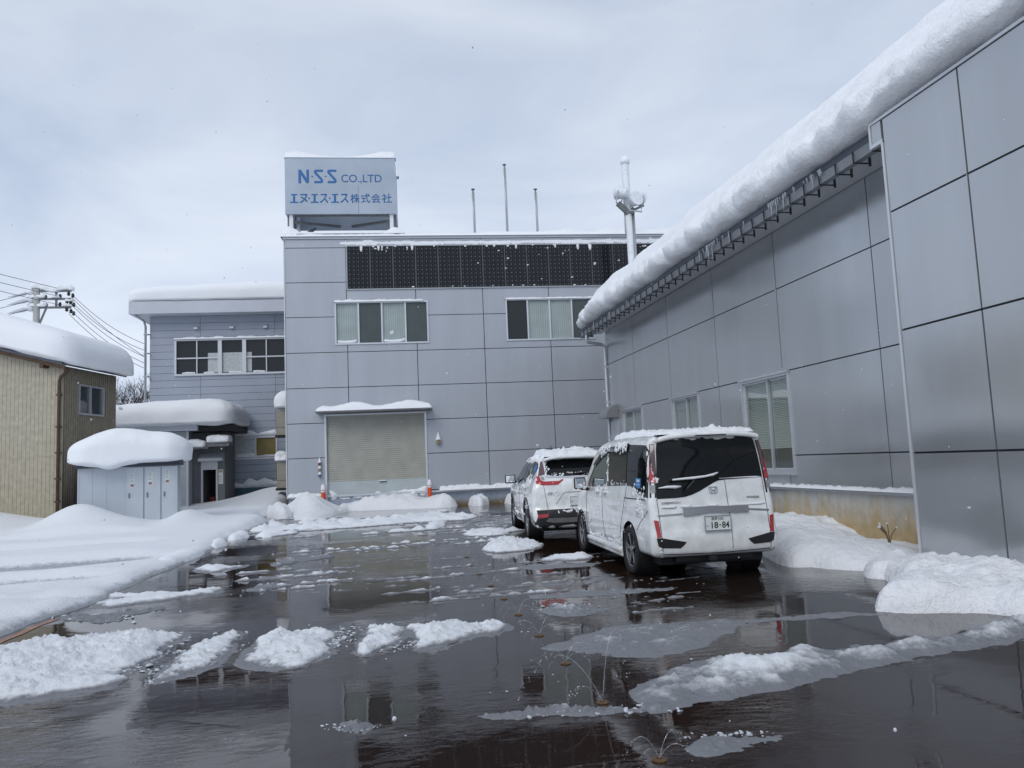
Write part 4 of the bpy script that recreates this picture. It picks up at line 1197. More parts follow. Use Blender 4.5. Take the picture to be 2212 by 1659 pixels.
b = BM(); prism(b, rect(-10.39, -10.24, 1.62, 1.72), pmf, 0.0401, 0.042)
for z in (1.2, 1.28, 1.36, 1.44): prism(b, rect(-10.38, -10.27, z, z + 0.03), pmf, 0.0401, 0.042)
obj('notice_print', b, 'lamp_amber', nb)
def put5(o): o.location = at_office(0, 5); o.rotation_euler = (0, 0, RZ); return o
b = pillow(-15.8, -9.45, -0.75, 3.1, 3.66, 1.14, 0.62, 0.06, 0.6, 9.0, (16, 10, 4), top=lambda x, y: 0.84 + 0.16 * math.exp(-((x + 11.3) / 2.4) ** 2))
put5(tag(obj('roof_snow', b, 'snow', smooth=True), 'very thick rounded snow loaf on the low annex roof', 'snow'))
bb = [pillow(-10.72, -9.72, -0.33, 0.55, 2.90, 0.34, 0.15, 0.05, 2.0, 2.0, (6, 6, 3)), pillow(-11.5, -10.75, -0.12, 0.5, 2.72, 0.36, 0.16, 0.06, 2.0, 3.0, (6, 6, 3))]
put5(tag(obj('awning_snow', join(bb), 'snow', smooth=True), 'broken slabs of snow on the small awning over the annex doorway', 'snow'))

# ------------------------------------------------------------------ storage lockers
LK = (-8.33, 23.5)
lk = thing('storage_locker', 'pale blue metal storage locker with three narrow doors bearing paper notices', 'locker', (LK[0], LK[1], 0), R(9))
b = BM(); box(b, 0, 2.58, 0.0, 1.1, 0, 1.87); obj('locker_body', b, 'locker', lk)
b = BM(); box(b, -0.05, 2.66, -0.12, 1.15, 1.873, 1.95); box(b, 0.75, 2.73, -0.20, 1.15, 1.952, 2.04); obj('roof_edge', b, 'navy', lk)
b = BM()
for x in (0.36, 0.72): box(b, x, x + 0.012, -0.008, -0.0, 0.05, 1.84)
box(b, 0.0, 0.035, -0.012, -0.0005, 0.05, 1.86); box(b, 2.53, 2.58, -0.03, -0.0005, 0.05, 1.86)
obj('panel_rib', b, 'locker_door', lk)
for i, (x0, x1) in enumerate(((1.25, 1.68), (1.72, 2.13), (2.17, 2.53))):
    b = BM(); box(b, x0, x1, -0.035, -0.001, 0.06, 1.85); d = obj('door', b, 'locker_door', lk)
    b = BM(); hx = x0 + 0.05; box(b, hx, hx + 0.035, -0.06, -0.036, 0.98, 1.12); obj('handle', b, 'steel_grey', d)
    b = BM(); px = x0 + 0.08; z0 = 1.27 + i * 0.04; box(b, px, px + 0.125, -0.0375, -0.0355, z0, z0 + 0.40); pp = obj('notice', b, 'paper', d)
    b = BM()
    for k, zz in enumerate((0.36, 0.33, 0.30, 0.26, 0.20, 0.17)): box(b, px + 0.02, px + (0.10 if k % 2 else 0.075), -0.0395, -0.0378, z0 + zz, z0 + zz + 0.014)
    obj('notice_print', b, 'print', pp)
    b = BM(); box(b, px + 0.02, px + 0.105, -0.0395, -0.0378, z0 + 0.03, z0 + 0.10); obj('notice_picture', b, 'print_red', pp)
def ltop(x, y): return 0.62 + 0.38 * math.exp(-((x - 1.15) / 0.95) ** 2) + 0.10 * math.exp(-((x - 2.4) / 0.5) ** 2)
b = pillow(-0.28, 2.92, -0.50, 1.5, 1.93, 1.08, 0.55, 0.035, 0.9, 5.0, (20, 14, 5), top=ltop)
for v in b.verts:                                       # a lobe of snow sags over the front edge
    k = math.exp(-((v.co.x - 0.82) / 0.33) ** 2) * max(0.0, min(1.0, (0.1 - v.co.y) / 0.35)) * max(0, 1 - (v.co.z - 1.9) / 0.5)
    v.co.z -= 0.17 * k
o = obj('locker_snow', b, 'snow', smooth=True); o.location = (LK[0], LK[1], 0); o.rotation_euler = (0, 0, R(9))
tag(o, 'big smooth snow cushion hanging over the front of the pale blue locker', 'snow')

# ------------------------------------------------------------------ tan corrugated shed
shed = thing('tan_shed', 'tall tan corrugated metal shed with a small side window and rust at its foot', 'building', (-9.75, 26.0, 0), R(-12))
def rake(x): return 5.2 - 0.28 * x
b = BM()
x = -9.0
while x < -0.01:
    x1 = x + 0.13
    for (a, c, y) in ((x, x + 0.085, -0.0), (x + 0.085, x1, -0.008)):
        vv = [b.verts.new(p) for p in ((a, y, 0), (c, y, 0), (c, y, rake(c) - .02), (a, y, rake(a) - .02))]; b.faces.new(vv)
    for (xx) in (x + 0.085, x1):
        vv = [b.verts.new(p) for p in ((xx, 0.0, 0), (xx, -0.008, 0), (xx, -0.008, rake(xx) - .02), (xx, 0.0, rake(xx) - .02))]; b.faces.new(vv)
    x = x1
box(b, -9, -0.002, 0.003, 0.12, 0, 5.0); box(b, -9, -0.2, -0.014, -0.010, 2.33, 2.35)
obj('front_wall', b, 'tan_front', shed)
b = BM()
y = 0.0
while y < 3.05:
    y1 = y + 0.12
    for (a, c, xx) in ((y, y + 0.08, 0.0), (y + 0.08, y1, 0.025)):
        zs = [(0, 5.16)]
        if a > 0.88 and c < 2.33: zs = [(0, 3.67), (4.66, 5.16)]
        for z0, z1 in zs:
            vv = [b.verts.new(p) for p in ((xx, a, z0), (xx, c, z0), (xx, c, z1), (xx, a, z1))]; b.faces.new(vv)
    for yy in (y + 0.08, y1):
        zs = [(0, 5.16)]
        if 0.9 < yy < 2.32: zs = [(0, 3.67), (4.66, 5.16)]
        for z0, z1 in zs:
            vv = [b.verts.new(p) for p in ((0.0, yy, z0), (0.025, yy, z0), (0.025, yy, z1), (0.0, yy, z1))]; b.faces.new(vv)
    y = y1
box(b, -0.12, -0.003, 0.13, 0.89, 0, 5.15); box(b, -0.12, -0.003, 2.33, 3.08, 0, 5.15); box(b, -0.12, -0.003, 0.89, 2.33, 0, 3.67); box(b, -0.12, -0.003, 0.89, 2.33, 4.66, 5.15)
box(b, 0.026, 0.03, 0.02, 3.05, 2.35, 2.37)
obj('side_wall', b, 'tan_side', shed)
b = BM(); box(b, -9, -0.12, 3.08, 3.2, 0, 5.2); box(b, -9.1, -9.0, 0, 3.2, 0, 5.2); obj('rear_wall', b, 'tan_front', shed)
smap = lambda u, v, h: (h, u, v)
slider(shed, 'window', 0.89, 2.33, 3.67, 4.66, [(0.89, 1.58, 'pane_dark', -0.02), (1.58, 2.33, 'pane_dark', 0.0)], smap)
b = BM(); prism(b, [(-9.2, rake(-9.2)), (0.22, rake(0.22)), (0.22, rake(0.22) + 0.07), (-9.2, rake(-9.2) + 0.07)], lambda u, v, h: (u, h, v), -0.30, 3.45)
rf = obj('roof', b, 'roof_metal', shed)
b = BM(); prism(b, [(-9.2, rake(-9.2) - 0.14), (0.30, rake(0.30) - 0.14), (0.30, rake(0.30) - 0.003), (-9.2, rake(-9.2) - 0.003)], lambda u, v, h: (u, h, v), -0.28, -0.22)
obj('barge_board', b, 'wood', rf)
each('rafter_end', (-3.4, -0.5), lambda b, x: box(b, x, x + 0.12, -0.28, 0.0, rake(x) - 0.26, rake(x) - 0.145), 'wood', rf)
b = BM(); tube(b, [(0.30, -0.1, 5.05), (0.28, -0.1, 4.95), (0.06, -0.09, 4.78), (0.02, -0.09, 4.65), (0.02, -0.09, 0.2)], 0.05, 8)
for z in (4.2, 3.2, 2.4, 1.6, 0.9): box(b, -0.05, 0.09, -0.15, -0.03, z, z + 0.05)
obj('downpipe', b, 'wood', shed, smooth=True)
b = pillow(-9.3, 0.62, -0.62, 3.75, 0.0, 1.18, 0.62, 0.03, 0.5, 2.0, (24, 14, 5), top=lambda x, y: 0.86 + 0.14 * max(0, min(1, (-x) / 3.0)))
for v in b.verts:
    xx = min(v.co.x, 0.3)
    v.co.z += rake(xx) + 0.045 - (max(0, v.co.x - 0.3) * 0.5) + (0.04 * noise.noise((v.co.x * 0.8, v.co.y * .8, 2)) if v.co.z < 0.3 else 0)
o = obj('roof_snow', b, 'snow', smooth=True); o.location = (-9.75, 26.0, 0); o.rotation_euler = (0, 0, R(-12))
tag(o, 'smooth thick snow blanket on the sloping roof of the tan shed', 'snow')

# ------------------------------------------------------------------ utility pole, wires, bare tree
PX, PY = -16.93, 42.0
up = thing('utility_pole', 'concrete utility pole with snow laden crossarms rising behind the tan shed', 'utility pole', (PX, PY, 0))
b = BM(); tube(b, [(0, 0, 0), (0, 0, 11.3)], [0.2, 0.15], 14); obj('pole', b, 'concrete_pole', up, smooth=True)
for z in (11.22, 10.80, 10.36):
    b = BM(); box(b, -0.18, 1.62, -0.05, 0.05, z - 0.05, z + 0.05); obj('crossarm', b, 'steel_grey', up)
b = BM(); box(b, 0.88, 0.96, -0.06, 0.06, 10.36, 11.3); obj('upright', b, 'steel_grey', up)
b = BM(); beam(b, (0.46, 0, 10.34), (0.12, 0, 9.45), 0.08); obj('brace', b, 'steel_grey', up)
for (x, z) in ((1.05, 11.36), (1.1, 10.94), (1.1, 10.52), (1.5, 11.08), (1.42, 10.68), (1.6, 10.6), (1.42, 10.26), (1.62, 10.17), (0.42, 10.9), (0.45, 10.47), (1.7, 10.98), (1.75, 10.5), (1.75, 10.05)):
    b = BM(); lathe(b, [(0, -0.12), (0.05, -0.11), (0.09, -0.06), (0.05, -0.03), (0.09, 0.02), (0.05, 0.06), (0.06, 0.1), (0, 0.11)], 10, lambda r, h, a: (x + r * math.cos(a), r * math.sin(a), z + h)); obj('insulator', b, 'dark', up, smooth=True)
bb = []
for (x0, x1, z, h) in ((-0.3, 1.75, 11.27, 0.32), (-0.35, 0.45, 10.84, 0.22), (0.7, 1.15, 10.84, 0.14), (-0.4, 0.5, 10.38, 0.24), (1.2, 1.7, 10.4, 0.15), (1.35, 1.75, 10.66, 0.14)):
    q = pillow(x0, x1, -0.17, 0.17, z, h, 0.13, 0.05, 3.0, z, (10, 4, 3)); bb.append(q)
for v in bb[0].verts: v.co.z += 0.10 * math.cos((v.co.x - 0.0) * 4.0) - 0.22 * max(0, v.co.x - 1.15) - 0.04
for z in (11.15, 10.75, 10.3):
    q = BM(); lathe(q, [(0, -0.16), (0.15, -0.12), (0.2, 0), (0.14, 0.13), (0, 0.17)], 12, lambda r, h, a: (-0.28 + r * 0.9 * math.cos(a), r * math.sin(a), z + h)); bb.append(q)
o = obj('crossarm_snow', join(bb), 'snow', smooth=True); o.location = (PX, PY, 0)
tag(o, 'lumps of snow on the crossarms of the utility pole', 'snow')
def wire(p, q, sag, lab, grp, r=0.014):
    p, q = Vector(p), Vector(q)
    pts = [p.lerp(q, i / 12) - Vector((0, 0, sag * 4 * (i / 12) * (1 - i / 12))) for i in range(13)]
    b2 = BM(); tube(b2, pts, r, 5)
    tag(obj('power_line', b2, 'wire'), lab, 'power line', grp)
z1 = lambda x, y: (x * 600 / 2212 / 1.736, (980 + y * 600 / 2212) / 1.736)
E_ = [at_office(-14.27, 8, z) for z in (7.78, 7.47, 7.16, 6.86, 6.61)]
for (a, c), e in zip(((-15.2, 10.95), (-15.25, 10.6), (-15.24, 10.45), (-15.3, 10.2), (-15.4, 10.02)), E_):
    wire((a, PY, c), e, 0.28, 'thin dark power line sagging from the utility pole to the blue-grey building', 'power lines from the pole to the blue-grey building')
wire((-15.3, PY, 10.9), E_[2], 0.2, 'thin dark power line sagging from the utility pole to the blue-grey building', 'power lines from the pole to the blue-grey building')
for (a, c), y in zip(((-15.94, 11.36), (-15.9, 10.94), (-15.9, 10.5)), (145, 285, 405)):
    e = ony(*z1(-4000, y - 1085), 24)
    wire((a, PY, c), e, 0.1, 'thin dark power line running off left from the top of the utility pole', 'power lines leaving the pole to the left')
for z, y in ((11.15, 520), (10.75, 608), (10.3, 716)):
    e = ony(*z1(-3500, y + 750), 34)
    wire((PX - 0.2, PY, z), e, 0.15, 'power line with snow covered insulators running low to the left from the utility pole', 'snow sleeved power lines left of the pole')
    d = (e - Vector((PX - 0.2, PY, z))).normalized()
    b2 = BM(); s_ = Vector((PX - 0.35, PY, z)); tube(b2, [s_, s_ + d * 0.25, s_ + d * 0.7, s_ + d * 1.1], [0.05, 0.11, 0.08, 0.02], 8)
    tag(obj('wire_snow', b2, 'snow', smooth=True), 'tapering sleeve of snow on a wire left of the utility pole', 'snow', 'snow sleeves on the wires')

tree = thing('bare_tree', 'leafless tree with fine twigs between the tan shed and the blue-grey building', 'tree', (-18.3, 62, 0))
rt = random.Random(5)
tb, cb_ = BM(), BM()
tube(tb, [(0, 0, 0), (0.05, 0, 2.5), (0.0, 0, 5.2)], [0.22, 0.18, 0.14], 8)
def branch(p, d, L, r, lev):
    q1 = p + d * L * 0.5 + Vector((rt.uniform(-1, 1), rt.uniform(-1, 1), rt.uniform(-.4, .6))) * L * 0.08
    q2 = p + d * L + Vector((rt.uniform(-1, 1), rt.uniform(-1, 1), rt.uniform(-.4, .6))) * L * 0.12
    tube(cb_, [p, q1, q2], [r, r * 0.8, r * 0.55], 5 if lev < 2 else 4, cap=False)
    if lev >= 4: return
    for k in range(4 if lev < 3 else 3):
        t = rt.uniform(0.35, 1.0)
        o_ = p.lerp(q2, t) if t > .5 else p.lerp(q1, t * 2)
        nd = (d + Vector((rt.uniform(-1, 1), rt.uniform(-1, 1), rt.uniform(-.45, .75))) * 0.85).normalized()
        branch(o_, nd, L * rt.uniform(0.5, 0.72), r * 0.55, lev + 1)
for k in range(9):
    a = k * 2.4; branch(Vector((0, 0, 3.6 + k * 0.18)), Vector((math.cos(a) * 0.8, math.sin(a) * 0.8, rt.uniform(0.6, 1.3))).normalized(), rt.uniform(2.6, 3.4), 0.08, 0)
obj('trunk', tb, 'bark', tree, smooth=True)
obj('crown', cb_, 'bark', tree)

# ================================================================== SNOW ON THE GROUND
Z6 = lambda x, y: onz(x * .375, 1036.9 + y * .375).to_2d()[:]
Z7 = lambda x, y: onz(691.2 + .3646 * x, 1094.5 + .3646 * y).to_2d()[:]
Z8 = lambda x, y: onz(1382.5 + .375 * x, 1094.5 + .375 * y).to_2d()[:]
ZT = lambda x, y: onz((700 + .2712 * x) / 1.736, (1740 + .2712 * y) / 1.736).to_2d()[:]
def gs(x, y, cx, cy, sx, sy, h): return h * math.exp(-((x - cx) / sx) ** 2 - ((y - cy) / sy) ** 2)
edge = [Z6(*p) for p in ((0, 890), (150, 828), (330, 772), (450, 735), (560, 690), (700, 622), (870, 545), (960, 515), (1100, 452), (1215, 400), (1300, 345), (1420, 295), (1530, 250))]
def field_h(x, y):
    h = 0.12 + 0.05 * max(0, min(1, (y - 12) / 8)) + 0.14 * max(0, min(1, (y - 20) / 4)) + 0.05 * fbm(x * .25, y * .35, 2.0, 3)
    h += 0.035 * fbm(x * 1.4, y * 1.4, 8.0, 4) * max(0, min(1, (14 - y) / 3)) * 2.2
    # ridges and furrows the plough left across the field
    for yc, wd, dp, xe in ((10.6, 0.20, 0.08, -4.1), (12.7, 0.30, 0.15, -4.3), (15.3, 0.50, 0.17, -4.3), (18.8, 0.35, 0.13, -5.2), (21.6, 0.3, 0.08, -6.2)):
        t = y - yc - 0.12 * (x + 6) - 0.25 * noise.noise((x * .4, yc, 0))
        h -= dp * math.exp(-(t / wd) ** 2) * max(0, min(1, (xe - x) / 0.8 + 0.5))
        h += dp * 0.5 * math.exp(-((t - wd * 1.6) / wd) ** 2) * max(0, min(1, (xe - x) / 0.8 + 0.5))
    h += gs(x, y, -8.15, 23.1, 0.95, 1.1, 0.62) + gs(x, y, -6.9, 23.2, 0.6, 1.2, 0.06) + gs(x, y, -5.45, 23.6, 0.5, 1.2, 0.28)
    h -= gs(x, y, -6.15, 22.9, 0.4, 0.9, 0.06)
    h += gs(x, y, -12.6, 26.2, 2.3, 1.6, 0.50) + gs(x, y, -9.2, 25.3, 0.5, 1.2, 0.15)
    h -= gs(x, y, -8.2, 33.0, 2.5, 3.5, 0.14)
    h += gs(x, y, -4.2, 34.5, 1.6, 3.0, 0.45) + gs(x, y, -5.3, 35.8, 2.5, 1.2, 0.25) + gs(x, y, -5.2, 27.5, 1.6, 1.2, 0.05)
    return max(0.03, h)
edge = [(x + 0.10, y) for x, y in edge]
poly = [(-3.85, 2.0)] + edge + [(-3.75, 25.3), (-3.9, 27.5), (-3.75, 29.9), (-3.4, 37.2), (-14, 38.0), (-14, 2.0)]
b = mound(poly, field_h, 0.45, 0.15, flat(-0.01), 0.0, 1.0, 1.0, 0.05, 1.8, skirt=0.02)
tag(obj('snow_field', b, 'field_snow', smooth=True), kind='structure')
b = mound([(-13.9, 2), (-13.9, 45), (-60, 45), (-60, 2)], lambda x, y: 0.3, 1.0, 1.2, flat(-0.02), 0.1, .3)
tag(obj('snow_field', b, 'snow', smooth=True), kind='structure')

def heap(name, poly, H, w, step, label, seed=1.0, namp=0.25, nsc=1.6, jit=0.04, mat='snow_rough', grain=0.0, gsc=14, power=0.6, z=0.0, cat='snow', group=None, sm=2, js=2.5):
    b2 = mound(smooth_poly(poly, sm), H, w, step, flat(z - 0.012), namp, nsc, seed, jit, js, skirt=0.015, octs=5, power=power, grain=grain, gsc=gsc)
    return tag(obj(name, b2, mat, smooth=True), label, cat, group)
# heaps against the hall wall and by the corner
heap('snow_pile', [Z8(735, 280), Z8(820, 300), (5.6, 12.4), (6.3, 12.2), (8.6, 11.4), (8.6, 14.5), (6.0, 14.2), (5.0, 13.0)], lambda x, y: 0.34, 0.4, 0.07, 'snow heap against the rusty foundation, half hidden behind the white minivan', 3.0)
heap('snow_pile', [Z8(810, 345), Z8(900, 352), Z8(1000, 350), Z8(1150, 368), Z8(1285, 372), Z8(1400, 385), Z8(1560, 400), (6.8, 8.9), (8.5, 8.9), (8.5, 12.4), (6.9, 12.3), (5.9, 11.9)],
     lambda x, y: (0.13 + 0.24 * max(0.0, min(1, (y - 8.8) / 1.8))) * (1 - 0.72 * max(0.0, min(1, (x - 6.6) / 0.9))), 0.36, 0.05, 'long sloping snow heap along the rust stained foundation, right of the minivan', 5.0, namp=0.13, grain=0.02, gsc=7)
heap('snow_pile', [Z8(1283, 412), Z8(1420, 422), Z8(1500, 440), Z8(1560, 425), Z8(1640, 360), Z8(1560, 318), Z8(1400, 312), Z8(1300, 345)], 0.20, 0.3, 0.035, 'rounded lump of snow at the lower end of the sloping heap by the foundation', 7.0)
heap('snow_pile', [Z8(1312, 602), Z8(1440, 612), Z8(1600, 622), Z8(1800, 612), Z8(2000, 618), Z8(2212, 634), (5.9, 4.6), (7.6, 4.2), (7.6, 9.5), (6.1, 8.9), Z8(1480, 470), Z8(1360, 530)],
     lambda x, y: 0.27 + 0.05 * noise.noise((x, y, 4)) - 0.08 * max(0, min(1, (x - 6.2) / .6)), 0.30, 0.045, 'big fresh snow heap at the foot of the near wall on the right', 9.0, grain=0.035, gsc=8, jit=0.07)
# heaps by the office
heap('snow_pile', [ZT(1470, 790), ZT(1700, 790), ZT(2000, 745), ZT(2100, 690), at_office(-4.2, -0.5)[:2], at_office(-4.3, 0.7)[:2], at_office(-6.5, 0.7)[:2], at_office(-6.9, -1.2)[:2], ZT(1480, 700)],
     lambda x, y: 0.24 + gs(x, y, -2.65, 28.6, 0.8, 1.6, 0.54), 0.9, 0.12, 'cone shaped snow heap left of the roller shutter', 2.0, namp=0.12)
heap('snow_pile', [ZT(2050, 700), ZT(2212, 660), onz(760, 1104).to_2d()[:], onz(850, 1101).to_2d()[:], onz(930, 1098).to_2d()[:], onz(975, 1096).to_2d()[:], at_office(-0.2, -0.9)[:2], at_office(-0.3, 0.7)[:2], at_office(-4.9, 0.7)[:2]],
     lambda x, y: 0.27 + gs(x, y, 0.0, 29.4, 1.7, 0.6, 0.22) + gs(x, y, 2.75, 28.7, 0.55, 1.0, 0.34) + 0.08 * noise.noise((x * .8, y, 1)), 0.8, 0.11, 'low ragged snow bank across the front of the roller shutter', 4.0, namp=0.2, grain=0.06, gsc=3)
heap('snow_pile', [onz(1010, 1092).to_2d()[:], onz(1035, 1094).to_2d()[:], onz(1055, 1091).to_2d()[:], onz(1055, 1086).to_2d()[:], onz(1032, 1085).to_2d()[:], onz(1010, 1087).to_2d()[:]], 0.36, 0.32, 0.06, 'single rounded lump of snow on the ground between the shutter bank and the parked cars', 6.0, namp=.22, nsc=2.5, jit=.08, power=.5)
heap('snow_pile', [onz(1088, 1088).to_2d()[:], onz(1120, 1090).to_2d()[:], onz(1135, 1082).to_2d()[:], onz(1110, 1076).to_2d()[:], onz(1088, 1080).to_2d()[:]], 0.36, 0.35, 0.07, 'snow lump by the office wall just left of the parked crossover', 8.0, namp=.22, nsc=2.5, jit=.08, power=.5)
heap('snow_pile', [ZT(1075, 740), ZT(1240, 760), ZT(1460, 745), ZT(1480, 700), at_office(-6.7, -1.2)[:2], at_office(-6.8, -0.1)[:2], at_office(-7.6, 0.6)[:2], ZT(1060, 640)],
     0.52, 0.7, 0.12, 'dirty broken snow bank between the snow field and the cone shaped heap', 10.0, namp=0.35, nsc=2.2)
# pads of snow along the edge of the field
for i, (pl, h, lab) in enumerate((
    ([(1180, 392), (1215, 370), (1260, 355), (1325, 366), (1300, 382), (1230, 397)], 0.16, 'third snow pad along the field edge, counted from the office'),
    ([(1292, 348), (1340, 325), (1390, 312), (1452, 318), (1420, 338), (1340, 352)], 0.16, 'second snow pad along the field edge, counted from the office'),
    ([(1450, 332), (1510, 310), (1580, 302), (1670, 306), (1600, 325), (1500, 336)], 0.12, 'snow pad at the end of the field edge nearest the office'),
    ([(830, 512), (900, 470), (1000, 440), (1120, 402), (1208, 400), (1195, 425), (1080, 470), (960, 520), (870, 535)], 0.15, 'longest snow pad on the field edge, lying on the kerb line'))):
    heap('snow_pad', [Z6(*p) for p in pl], h, 0.3, 0.06, lab, i + 20.0, 0.12, 1.5, 0.03, 'snow', group='snow pads along the field edge')

